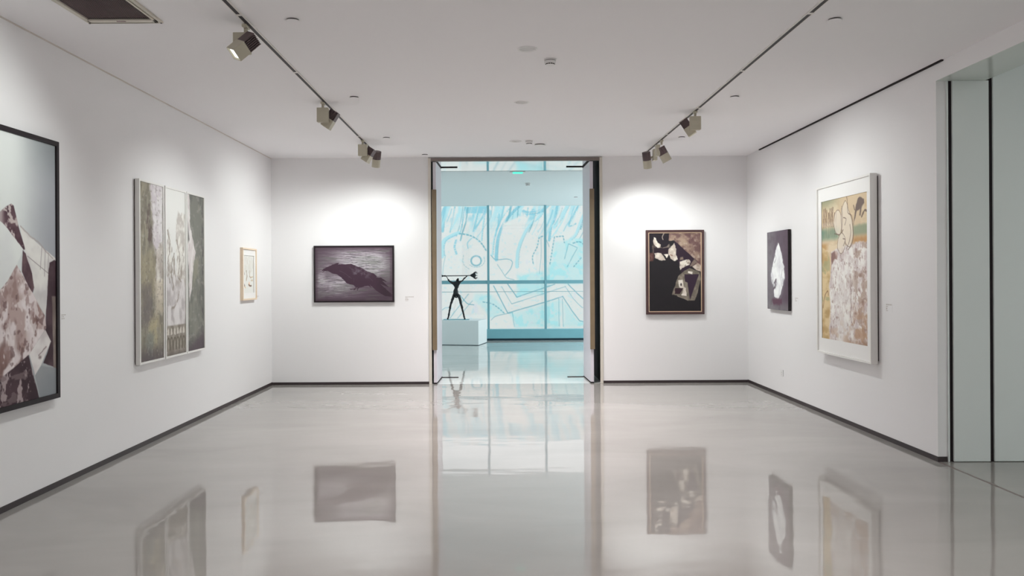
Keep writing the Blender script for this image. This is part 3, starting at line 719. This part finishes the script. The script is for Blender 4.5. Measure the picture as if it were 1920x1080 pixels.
# --- tall collage print, cut off by the left border of the view
def collage_canvas():
    z0, z1, h0, h1 = 4.185, 5.690, .713, 2.545
    c = Canvas(z0, z1, h1, h0, 330, 400, (208, 212, 210)); X, Y = c.X, c.Y
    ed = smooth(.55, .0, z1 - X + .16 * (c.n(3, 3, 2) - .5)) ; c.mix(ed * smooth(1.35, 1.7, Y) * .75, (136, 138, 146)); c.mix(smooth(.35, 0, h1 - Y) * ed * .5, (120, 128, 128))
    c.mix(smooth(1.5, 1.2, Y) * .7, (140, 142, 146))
    n = c.n(14, 17, 5); n2 = c.n(34, 40, 9); wv = c.n(9, 12, 12)
    def p(pts, lo, hi, fx, fy, seed, soft=.006, amp=.006):
        m = c.polym(pts, soft, amp, 16, seed); jitter_white(c, m, seed, lo, hi, fx, fy); return m
    p([(4.15, 1.2), (4.6, 2.1), (4.9, 2.05), (5.06, 1.98), (5.311, 1.772), (5.23, 1.654), (5.131, 1.546), (5.0, 1.42), (4.6, 1.2)], (206, 208, 208), (216, 219, 216), 5, 6, 21)
    m = p([(5.269, 1.92), (5.507, 1.797), (5.72, 1.70), (5.72, 1.45), (5.599, 1.50), (5.555, 1.296), (5.416, 1.445), (5.426, 1.498), (5.332, 1.72)], (188, 184, 184), (214, 212, 208), 8, 10, 23)
    for a, b in (((5.52, 1.79), (5.50, 1.63)), ((5.56, 1.77), (5.55, 1.58)), ((5.60, 1.75), (5.595, 1.6)), ((5.35, 1.72), (5.6, 1.60))): c.stroke([a, b], .006, (130, 120, 122), .8)
    c.stroke([(5.27, 1.925), (5.51, 1.80), (5.66, 1.72)], .012, (160, 150, 148), .7, amp=.02)
    m = p([(5.051, 1.997), (5.123, 2.044), (5.174, 2.068), (5.203, 2.056), (5.254, 1.919), (5.322, 1.771), (5.306, 1.765), (5.15, 1.885), (5.079, 1.935), (5.03, 1.96)], (74, 52, 60), (100, 78, 84), 12, 14, 24)
    c.mix(m * smooth(.56, .64, n2) * .8, (206, 196, 192)); c.mix(m * smooth(5.12, 5.06, X) * .7, (200, 190, 188))
    m = p([(5.30, 1.76), (5.332, 1.74), (5.398, 1.604), (5.426, 1.498), (5.406, 1.445), (5.284, 1.609)], (72, 52, 60), (104, 82, 86), 12, 14, 25)
    m = p([(5.611, 1.679), (5.674, 1.699), (5.72, 1.675), (5.72, 1.3), (5.70, .90), (5.531, .953), (5.622, 1.102), (5.554, 1.193), (5.599, 1.593)], (62, 46, 52), (80, 62, 68), 10, 12, 26)
    p([(5.640, 1.433), (5.72, 1.432), (5.73, .838), (5.656, .877)], (104, 92, 88), (150, 138, 132), 20, 8, 27, .01)
    p([(5.501, .938), (5.72, .894), (5.72, .66), (5.498, .66), (5.431, .881)], (132, 136, 140), (146, 148, 150), 5, 5, 28)
    m = p([(5.23, 1.654), (5.397, 1.469), (5.555, 1.29), (5.564, 1.204), (5.354, 1.025), (5.056, .901), (4.8, .80), (4.6, 1.0), (4.75, 1.25), (5.0, 1.44), (5.131, 1.546)], (146, 124, 122), (172, 152, 148), 6, 8, 29)
    big = c.n(9, 12, 52, 2); c.mix(m * np.clip(smooth(.50, .60, big) + smooth(1.40, 1.52, Y) * smooth(.3, .5, big), 0, 1) * .9, (212, 203, 204)); c.mix(m * smooth(.60, .70, c.n(12, 10, 53, 3)) * smooth(1.5, 1.3, Y) * .8, (112, 86, 82)); c.mix(m * smooth(.62, .72, n) * .6, (206, 196, 196)); c.mix(m * smooth(.53, .62, c.n(22, 17, 44, 4)) * .6, (136, 110, 106)); c.mix(m * smooth(.60, .68, c.n(30, 22, 41, 3)) * .7, (216, 208, 208)); c.mix(m * smooth(.64, .72, c.n(26, 30, 46, 3)) * .6, (96, 72, 72))
    p([(5.554, 1.193), (5.626, 1.102), (5.501, .944), (5.431, .881), (5.364, 1.036)], (192, 184, 184), (216, 212, 210), 9, 10, 30); c.stroke([(5.47, 1.02), (5.56, 1.08)], .01, (128, 112, 112), .8, amp=.02); c.blob(5.49, 1.0, .03, .02, (110, 92, 92), .8, .9)
    m = p([(5.354, 1.031), (5.498, .66), (4.3, .66), (4.5, .8), (4.8, .84), (5.056, .901)], (58, 44, 50), (78, 60, 66), 8, 9, 31)
    c.mix(m * smooth(.60, .68, c.n(28, 20, 47)) * .8, (178, 164, 164)); c.mix(m * smooth(.62, .7, c.n(12, 30, 49)) * .7, (120, 104, 106))
    return c
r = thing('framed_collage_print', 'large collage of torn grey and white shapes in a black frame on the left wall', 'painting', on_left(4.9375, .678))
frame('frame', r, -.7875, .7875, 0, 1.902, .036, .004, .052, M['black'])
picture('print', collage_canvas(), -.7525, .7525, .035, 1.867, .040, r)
pbox('backing', r, -.77, .77, .015, 1.887, .001, .036, M['backing'])

# --- captions on the walls
def caption(label, mtx, w, h, rows):
    r = thing('wall_caption', label, 'caption', mtx, 'printed captions beside the pictures')
    pbox('plate', r, -w / 2, w / 2, 0, h, .0004, .0012, M['wall'])
    bm = bmesh.new()
    y = h - .010
    for a, b, t in rows:
        x = -w / 2 + .006 + a * (w - .012)
        end = -w / 2 + .006 + b * (w - .012)
        while x < end - .004:
            l = min(random.uniform(.008, .022), end - x); box(bm, x, x + l, y - t, y, .0012, .0018); x += l + .005
        y -= t + .007
    obj('text_lines', bm, M['letter'], r)
caption('small caption on the back wall right of the crow picture', on_back(-1.290, 1.200), .15, .095, [(0, .95, .012), (0, .3, .010), (0, .35, .016), (0, .3, .008)])
caption('small caption on the right wall beside the large mounted print', on_right(7.175, 1.205), .12, .09, [(0, .95, .012), (0, .3, .010), (0, .2, .016), (0, .3, .008)])
caption('small caption on the right wall beside the flame canvas', on_right(9.395, 1.205), .12, .09, [(0, .9, .010), (0, .3, .008), (0, .6, .010)])
caption('small caption on the left wall beside the framed collage', on_left(5.865, 1.215), .08, .085, [(0, .9, .008), (0, .5, .006), (0, .6, .008)])
caption('small caption on the left wall beside the light wood framed drawing', on_left(10.60, 1.24), .10, .09, [(0, .9, .008), (0, .5, .006)])
r = thing('wall_socket', 'white socket plate low on the right wall near the corner', 'socket', on_right(9.885, .262))
pbox('cover_plate', r, -.043, .043, 0, .086, .0005, .009, M['sock'], .003)
bm = bmesh.new(); frustum(bm, (0, .052, .009), (0, 0, 1), .007, .007, .0012, 12); frustum(bm, (0, .026, .009), (0, 0, 1), .005, .005, .0012, 12); obj('sockets', bm, M['letter'], r)

# ================================================================== CEILING FIXTURES
# concealed sprinkler covers
def sprinkler():
    r = thing('ceiling_sprinkler', '', 'sprinkler', at(0, 0, CEIL))
    bm = bmesh.new(); frustum(bm, (0, 0, -.009), (0, 0, 1), .041, .041, .009, 28, caps=(False, False)); obj('collar', bm, M['dark'], r)
    bm = bmesh.new(); lathe(bm, [(0.0001, -.0125), (.040, -.0125), (.047, -.0115), (.047, -.009), (.0001, -.009)], (0, 0, 0)); obj('cover_disc', bm, M['ceil'], r)
    return r
SP = [(-1.39, 5.234, 'white sprinkler disc right of the left track, nearest the camera'), (-1.39, 7.473, 'white sprinkler disc right of the left track, second from the front'), (-1.39, 9.632, 'white sprinkler disc right of the left track, third from the front'),
      (-1.035, 10.96, 'white sprinkler disc just above the left end of the doorway head'),
      (2.325, 5.285, 'white sprinkler disc right of the right track, nearest the camera'), (2.33, 7.539, 'white sprinkler disc right of the right track, second from the front'), (2.33, 9.709, 'white sprinkler disc right of the right track, third from the front')]
s0 = sprinkler()
for i, (x, y, lb) in enumerate(SP):
    if i == 0: s0.location = (x, y, CEIL); s0['label'] = lb; s0['group'] = 'concealed sprinkler covers'
    else: copy_thing(s0, (x, y, CEIL), lb)
FS = [(-.284, 12.86, FARC, 'white sprinkler disc on the far room ceiling left of the green exit sign'), (.847, 12.85, FARC, 'white sprinkler disc on the far room ceiling right of the green exit sign'), (1.751, 17.2, FARC, 'white sprinkler disc on the far room ceiling close to the window')]
for x, y, z, lb in FS: copy_thing(s0, (x, y, z), lb, 'concealed sprinkler covers')

# recessed downlights
def downlight(x, y, lb):
    r = thing('recessed_downlight', lb, 'downlight', at(x, y, CEIL), 'recessed downlights along the middle of the ceiling')
    bm = bmesh.new(); lathe(bm, [(HR + .012, 0), (HR + .011, -.004), (HR, -.004), (HR - .004, .0), (HR - .006, .006), (HR + .001, .006)], (0, 0, 0)); obj('trim_ring', bm, M['white'], r, smooth=True)
    bm = bmesh.new(); lathe(bm, [(HR - .004, .006), (HR - .012, .05), (HR - .025, .11)], (0, 0, 0)); obj('reflector', bm, M['white'], r, smooth=True)
    bm = bmesh.new(); frustum(bm, (0, 0, .085), (0, 0, 1), .03, .03, .025, 20); obj('lamp', bm, M['dimlens'], r)
    return r
downlight(*HOLES[0], 'recessed downlight in the middle of the ceiling, nearest the camera')
downlight(*HOLES[1], 'recessed downlight in the middle of the ceiling, second from the front')
downlight(*HOLES[2], 'recessed downlight in the middle of the ceiling, nearest the doorway')

# smoke detectors
def detector(x, y, z, lb):
    r = thing('smoke_detector', lb, 'smoke detector', at(x, y, z), 'round smoke detectors')
    bm = bmesh.new(); lathe(bm, [(.0001, -.001), (.050, -.001), (.050, 0), (.0001, 0)], (0, 0, 0)); lathe(bm, [(.050, 0), (.050, -.008), (.047, -.010)], (0, 0, 0)); obj('mounting_base', bm, M['white'], r)
    bm = bmesh.new(); frustum(bm, (0, 0, -.015), (0, 0, 1), .044, .044, .006, 28); obj('upper_slot', bm, M['dark'], r)
    bm = bmesh.new(); lathe(bm, [(.047, -.014), (.046, -.030), (.040, -.036), (.036, -.036), (.0001, -.036)], (0, 0, 0)); obj('body', bm, M['white'], r, smooth=False)
    for k in range(10):
        a = 2 * PI * k / 10; bm = bmesh.new(); frustum(bm, (0, 0, 0), (0, 0, 1), .008, .008, .008, 4); s = obj('chamber_slot', bm, M['dark'], r); s.location = (.031 * math.cos(a), .031 * math.sin(a), -.044); s.rotation_euler = (0, 0, a)
    bm = bmesh.new(); lathe(bm, [(.038, -.044), (.036, -.047), (.0001, -.048)], (0, 0, 0)); lathe(bm, [(.038, -.044), (.0001, -.044)], (0, 0, 0)); obj('bottom_cap', bm, M['white'], r)
detector(.431, 6.22, CEIL, 'smoke detector on the gallery ceiling behind the nearest downlight')
detector(.409, 9.90, CEIL, 'smoke detector on the gallery ceiling beside the flat round speaker')
detector(.576, 14.6, FARC, 'smoke detector on the far room ceiling seen through the doorway')
r = thing('ceiling_speaker', 'flat white round speaker plate on the ceiling near the doorway', 'speaker', at(.562, 10.19, CEIL))
bm = bmesh.new(); frustum(bm, (0, 0, -.012), (0, 0, 1), .066, .066, .012, 32, caps=(False, False)); obj('collar', bm, M['dark'], r)
bm = bmesh.new(); lathe(bm, [(.0001, -.018), (.060, -.018), (.077, -.015), (.077, -.012), (.0001, -.012)], (0, 0, 0)); obj('grille_plate', bm, M['white'], r)
r = thing('exit_sign', 'slim green exit sign on the far room ceiling beyond the doorway', 'exit sign', at(.339, 12.9, FARC))
pbox('housing', r, -.13, .13, -.03, .03, -.030, 0, M['white'], .003)
pbox('green_diffuser', r, -.085, .085, -.034, .02, -.052, -.028, M['exit'], .002)

# return-air grille with hinged frame, upper left
r = thing('air_grille', 'large brown louvred air grille in the ceiling at upper left', 'air vent', at(-2.535, 4.60, CEIL))
def vent():
    w, l = .255, .655
    frame_bm = bmesh.new(); ring(frame_bm, -w, w, -l, l, .022, -.014, 0); o = obj('outer_frame', frame_bm, M['grille'], r, .002)
    pbox('duct_back', r, -w + .02, w - .02, -l + .02, l - .02, -.001, .0, M['dark'])
    fb = bmesh.new(); ring(fb, -w + .026, w - .026, -l + .03, l - .026, .014, -.020, -.006); box(fb, -w + .026, w - .026, l - .085, l - .026, -.020, -.008); obj('hinged_frame', fb, M['grille'], r, .002)
    n = 30; x0, x1 = -w + .042, w - .042
    for i in range(n):
        x = x0 + (x1 - x0) * (i + .5) / n
        bm = bmesh.new(); vs = box(bm, -.0042, .0042, -l + .044, l - .106, -.0012, .0012)
        s = obj('louvre', bm, M['louvre'], r); s.location = (x, 0, -.010); s.rotation_euler = (0, .6, 0)
    bm = bmesh.new(); box(bm, -.03, .03, l - .075, l - .062, -.023, -.020); obj('latch', bm, M['louvre'], r)
    for sx in (-1, 1):
        bm = bmesh.new(); frustum(bm, (sx * (w - .011), l - .011, -.017), (0, 0, 1), .006, .006, .004, 10); obj('screw', bm, M['dark'], r)
vent()

# lighting tracks
def track(x, y0, y1, joints, lb):
    r = thing('lighting_track', lb, 'light track', at(x, 0, CEIL), 'ceiling lighting tracks')
    e = [y0] + joints + [y1]
    for a, b in zip(e, e[1:]):
        s = pbox('track_rail', r, -.022, .022, a + .002, b - .002, -.009, 0, M['track'])
        pbox('slot', s, -.0125, .0125, a + .02, b - .02, -.0105, -.0092, M['slot'])
    for j in joints:
        pbox('connector', r, -.023, .023, j - .012, j + .012, -.011, 0, M['track'])
    pbox('end_cap', r, -.023, .023, y1, y1 + .012, -.012, 0, M['track'])
track(-1.715, REAR + .3, 10.75, [-.7, .75, 2.2, 3.65, 5.11, 6.54, 8.0, 9.48], 'white lighting track with black slot on the left of the ceiling')
track(2.10, REAR + .3, 10.98, [-.7, .75, 2.2, 3.65, 5.14, 6.57, 8.0, 9.48], 'white lighting track with black slot on the right of the ceiling')

LIGHTS = []
def spot_lamp(label, x, y, aim, head_off, box_size=(.112, .06, .142), box_off=(0, 0), yaw=0.0, head_r=.052, head_len=.19, square=True, energy=60, drop=.13, cone=142, lightcol=(.955, 1.0, 0.97)):
    r = thing('track_spotlight', label, 'spotlight', at(x, y, CEIL - .012), 'track spotlights')
    bm = bmesh.new(); box(bm, -.016, .016, -.04, .04, -.020, 0); obj('adapter', bm, M['lamp'], r, .003)
    bm = bmesh.new(); frustum(bm, (0, 0, -.056), (0, 0, 1), .013, .013, .037, 16); obj('stem', bm, M['lamp'], r)
    bx, by, bz = box_size
    bm = bmesh.new(); box(bm, -bx / 2, bx / 2, -by / 2, by / 2, -bz, 0); g = obj('gear_box', bm, M['lamp'], r, .004)
    g.location = (box_off[0], box_off[1], -.055); g.rotation_euler = (0, 0, yaw)
    hc = Vector((head_off[0], head_off[1], -.055 - drop + head_off[2]))           # centre of the lamp head, from the track
    world = Vector((x, y, CEIL - .012)) + hc
    d = (Vector(aim) - world).normalized()
    q = Vector((0, 0, 1)).rotation_difference(d)
    seg = 4 if square else 24; rr = head_r * (1.30 if square else 1.0); ro = PI / 4
    h = bpy.data.objects.new('lamp_head', None)
    bm = bmesh.new()
    rings = []
    prof = [(rr, -.004), (rr, head_len * .48), (rr * .88, head_len * .48), (rr * .80, head_len * .40)]
    rg = lathe(bm, prof, (0, 0, 0), seg=seg); bm.faces.new(rg[0])
    bmesh.ops.rotate(bm, verts=bm.verts, cent=(0, 0, 0), matrix=Matrix.Rotation(ro, 3, 'Z'))
    h = obj('lamp_head', bm, M['lamp'], r, .002, smooth=False)
    if not square:
        for p in h.data.polygons: p.use_smooth = len(p.vertices) == 4
    h.location = hc; h.rotation_mode = 'QUATERNION'; h.rotation_quaternion = q
    bm = bmesh.new()
    if square:
        for k in range(7):
            t = -rr * .62 + rr * 1.24 * k / 6; box(bm, t - .0028, t + .0028, -rr * .66, rr * .66, -head_len * .52, -.004)
        box(bm, -rr * .62, rr * .62, -rr * .5, rr * .5, -head_len * .48, -.004)
    else:
        frustum(bm, (0, 0, -head_len * .52), (0, 0, 1), rr * .86, rr * .97, head_len * .52 - .004, 24)
        for k in range(12):
            a = 2 * PI * k / 12; frustum(bm, (rr * .9 * math.cos(a), rr * .9 * math.sin(a), -head_len * .52), (0, 0, 1), .006, .006, head_len * .5, 6)
    s = obj('heat_sink', bm, M['sink'], h)
    bm = bmesh.new(); frustum(bm, (0, 0, head_len * .38), (0, 0, 1), rr * .82, rr * .82, .006, seg if square else 24, rot=ro if square else 0); obj('lens', bm, M['lens'], h)
    arm = bmesh.new(); tube(arm, [(box_off[0], box_off[1], -.055 - bz * .55), tuple(hc)], .012, 8); obj('pivot_arm', arm, M['lamp'], r)
    LIGHTS.append((world + d * (head_len * .52), d, energy, cone, lightcol))
    return r

spot_lamp('track spotlight nearest the camera, with a bright lens, on the left track', -1.735, 5.31, (WL, 4.35, 1.35), (.012, -.085, .015), box_off=(-.025, 0), energy=115, cone=124)
spot_lamp('track spotlight second along the left track, square box with brown fins behind', -1.735, 7.645, (WL, 7.75, .6), (.055, .085, .03), energy=115, cone=112)
spot_lamp('track spotlight third along the left track, in front of the round headed one', -1.71, 9.75, (WL, 10.05, .5), (.06, .085, .01), energy=130, box_size=(.112, .06, .142))
spot_lamp('round headed track spotlight at the far end of the left track', -1.715, 10.05, (-2.05, WB, .15), (.125, .04, -.005), box_size=(.06, .06, .12), energy=140, square=False, head_r=.055, head_len=.21)
spot_lamp('track spotlight on the right track, square box with brown fins on its left', 2.10, 8.15, (WR, 7.95, .6), (-.055, .085, .03), energy=120)
spot_lamp('round headed track spotlight on the right track tilting to the right', 2.11, 9.87, (WR, 9.95, .4), (.035, .03, .005), box_size=(.05, .09, .14), box_off=(-.045, .03), energy=85, square=False, head_r=.062, head_len=.20)
spot_lamp('round headed track spotlight at the far end of the right track', 2.115, 10.22, (2.5, WB, .15), (-.12, .03, -.015), box_size=(.05, .09, .15), box_off=(-.02, 0), energy=140, square=False, head_r=.055, head_len=.22)

# ================================================================== FAR ROOM: pedestal and statue
r = thing('pedestal', 'low white block pedestal standing in the far room under the statue', 'pedestal', Matrix.Translation((-.458, 17.60, 0)) @ Matrix.Rotation(-math.radians(12.5), 4, 'Z'))
pbox('plinth_body', r, -1.02, 0, 0, .84, .012, .570, M['ped'], .004)
pbox('plinth_foot', r, -1.01, -.01, .01, .83, 0, .012, M['silldark'])

SY = 18.05
r = thing('bronze_statue', 'dark bronze figure with spread legs holding a staff overhead on the pedestal', 'statue', at(-.985, SY, .570))
def skin_figure():
    # joints (x, depth, height, radius)
    J = {'pel': (-.992, 0, 1.190, .046), 'belly': (-1.004, -.02, 1.245, .064), 'waist': (-.976, 0, 1.325, .036), 'chest': (-.982, -.01, 1.415, .066), 'neck': (-.963, 0, 1.470, .026), 'head': (-.944, -.01, 1.515, .030), 'crown': (-.94, -.005, 1.545, .018),
         'sl': (-1.056, 0, 1.432, .040), 'ul': (-1.105, .01, 1.452, .030), 'el': (-1.150, .01, 1.480, .020), 'fl': (-1.19, 0, 1.545, .013), 'hl': (-1.226, 0, 1.602, .017),
         'sr': (-.908, 0, 1.450, .036), 'er': (-.842, .01, 1.488, .020), 'fr': (-.78, 0, 1.555, .014), 'hr': (-.722, 0, 1.604, .017),
         'lh': (-1.050, 0, 1.125, .042), 'lt': (-1.085, -.01, 1.03, .036), 'lk': (-1.118, -.015, .925, .029), 'lc': (-1.15, 0, .76, .025), 'la': (-1.176, 0, .622, .022), 'lf': (-1.188, -.07, .590, .024),
         'rh': (-.922, 0, 1.125, .042), 'rt': (-.892, -.01, 1.02, .037), 'rk': (-.862, -.015, .90, .030), 'rc': (-.83, 0, .76, .025), 'ra': (-.800, 0, .622, .022), 'rf': (-.788, -.07, .590, .024)}
    E = [('pel', 'belly'), ('belly', 'waist'), ('waist', 'chest'), ('chest', 'neck'), ('neck', 'head'), ('head', 'crown'), ('chest', 'sl'), ('sl', 'ul'), ('ul', 'el'), ('el', 'fl'), ('fl', 'hl'), ('chest', 'sr'), ('sr', 'er'), ('er', 'fr'), ('fr', 'hr'),
         ('pel', 'lh'), ('lh', 'lt'), ('lt', 'lk'), ('lk', 'lc'), ('lc', 'la'), ('la', 'lf'), ('pel', 'rh'), ('rh', 'rt'), ('rt', 'rk'), ('rk', 'rc'), ('rc', 'ra'), ('ra', 'rf')]
    names = list(J); me = bpy.data.meshes.new('figure')
    me.from_pydata([(J[n][0] + .985, J[n][1], J[n][2] - .570) for n in names], [(names.index(a), names.index(b)) for a, b in E], [])
    o = bpy.data.objects.new('figure', me); COL.objects.link(o)
    m = o.modifiers.new('skin', 'SKIN'); m.use_smooth_shade = True
    for i, n in enumerate(names):
        sv = me.skin_vertices[0].data[i]; sv.radius = (J[n][3], J[n][3] * .9); sv.use_root = n == 'pel'
    s = o.modifiers.new('sub', 'SUBSURF'); s.levels = 2; s.render_levels = 2
    t = bpy.data.textures.new('rough_cast', 'CLOUDS'); t.noise_scale = .05
    dm = o.modifiers.new('rough', 'DISPLACE'); dm.texture = t; dm.strength = .028; dm.mid_level = .5
    me.materials.append(M['statue']); o.parent = r
skin_figure()
def rel(x, d, z): return (x + .985, d, z - .570)
bm = bmesh.new(); tube(bm, [rel(-1.325, 0, 1.602), rel(-.72, 0, 1.606), rel(-.60, 0, 1.612)], .010); frustum(bm, rel(-1.335, 0, 1.602), (1, 0, 0), .030, .016, .05, 12); frustum(bm, rel(-1.285, 0, 1.602), (1, 0, 0), .012, .02, .05, 12); obj('staff', bm, M['statue'], r)
bm = bmesh.new()
lathe(bm, [(.001, 0), (.022, .02), (.050, .07), (.058, .105), (.040, .13), (.02, .14), (.001, .145)], rel(-.665, 0, 1.612), (1, 0, 0), 16)
obj('staff_bud', bm, M['statue'], r, smooth=True)
for k in range(8):
    a = 2 * PI * k / 8; bm = bmesh.new()
    c0 = Vector(rel(-.60, 0, 1.612)); e = Vector((0, math.cos(a), math.sin(a)))
    tube(bm, [c0, c0 + Vector((.03, 0, 0)) + e * .06, c0 + Vector((.075, 0, 0)) + e * .085, c0 + Vector((.115, 0, 0)) + e * .06], [.009, .011, .010, .004], 8); obj('petal', bm, M['statue'], r)
bm = bmesh.new(); box(bm, -.30, .30, -.14, .14, 0, .012); obj('base_plate', bm, M['mull'], r, .002)
bm = bmesh.new(); tube(bm, [rel(-1.06, -.03, 1.16), rel(-1.03, -.05, 1.115), rel(-.985, -.055, 1.10), rel(-.94, -.05, 1.115), rel(-.915, -.03, 1.16)], .018); obj('loin_band', bm, M['statue'], r)

# ================================================================== LIGHT
def light(name, kind, loc, energy, col=(1, 1, 1), **kw):
    d = bpy.data.lights.new(name, kind); d.energy = energy; d.color = col
    o = bpy.data.objects.new(name, d); COL.objects.link(o); o.location = loc
    for k, v in kw.items(): setattr(d, k, v)
    return o
def point_at(o, d): o.rotation_euler = Vector(d).to_track_quat('-Z', 'Y').to_euler()

for p, d, e, cone, col in LIGHTS:
    o = light('spot_beam', 'SPOT', p, e * .56, col, spot_size=math.radians(cone), spot_blend=.8, shadow_soft_size=.03); point_at(o, d)
# unseen fill spots added out of view, no lamp heads built
for x, y, a in ((-1.72, 2.6, (WL, 2.6, 1.6)), (-1.72, -.2, (WL, -.2, 1.6)), (2.1, 3.2, (2.6, 3.2, 0)), (-1.72, -2.4, (-1.7, REAR, 1.6)), (2.1, -2.4, (2.1, REAR, 1.6))):
    o = light('spot_beam', 'SPOT', (x, y, CEIL - .2), 110, (1, .925, .92), spot_size=math.radians(100), spot_blend=.9, shadow_soft_size=.03); point_at(o, Vector(a) - Vector((x, y, CEIL - .2)))
for x, y in HOLES + [(.235, 3.8), (.235, 1.6), (.235, -.6), (.235, -2.8)]:  # last four are unseen fill beams, added without downlight fixtures
    o = light('downlight_fill_beam', 'SPOT', (x, y, CEIL - .02), 480 if y > 7 else 170, (1, .925, .92), spot_size=math.radians(112), spot_blend=1.0, shadow_soft_size=.05); point_at(o, (0, 0, -1))
# sun on the mural; unseen fill lights added in far room and side hall
s = light('sun', 'SUN', (0, 16, 12), .4, (1, .965, .955), angle=math.radians(1.5)); point_at(s, (.08, math.cos(math.radians(60)), -math.sin(math.radians(60))))
o = light('far_room_fill', 'AREA', (5.1, 16.6, 1.9), 130, (.93, .985, 1), shape='RECTANGLE', size=4.5, size_y=2.4); point_at(o, (-1, 0, 0))
o = light('far_room_fill', 'AREA', (-4.1, 15.2, 1.9), 22, (.92, .985, 1), shape='RECTANGLE', size=4.0, size_y=2.4); point_at(o, (1, 0, 0))
o = light('side_hall_fill', 'AREA', (6.2, 1.5, 3.7), 110, (.95, 1, .97), shape='RECTANGLE', size=2.5, size_y=4.5); point_at(o, (0, 0, -1))

w = bpy.data.worlds.new('World'); scene.world = w; w.use_nodes = True
w.node_tree.nodes['Background'].inputs[0].default_value = (.95, .98, 1.0, 1); w.node_tree.nodes['Background'].inputs[1].default_value = 1.22

# ================================================================== CAMERA
cd = bpy.data.cameras.new('camera'); cam = bpy.data.objects.new('camera', cd); COL.objects.link(cam)
cd.lens = 27.0; cd.sensor_width = 36.0; cd.shift_x = .01354; cd.shift_y = -.0099; cd.clip_start = .05
cam.location = (0, 0, CAM_H); cam.rotation_euler = (PI / 2, .0056, 0)
scene.camera = cam
scene.view_settings.view_transform = 'Standard'; scene.view_settings.look = 'None'
scene.view_settings.exposure = 0.07; scene.view_settings.gamma = 1.0
scene.cycles.use_denoising = True
scene.cycles.max_bounces = 10; scene.cycles.diffuse_bounces = 7; scene.cycles.glossy_bounces = 4
scene.cycles.sample_clamp_indirect = 6.0
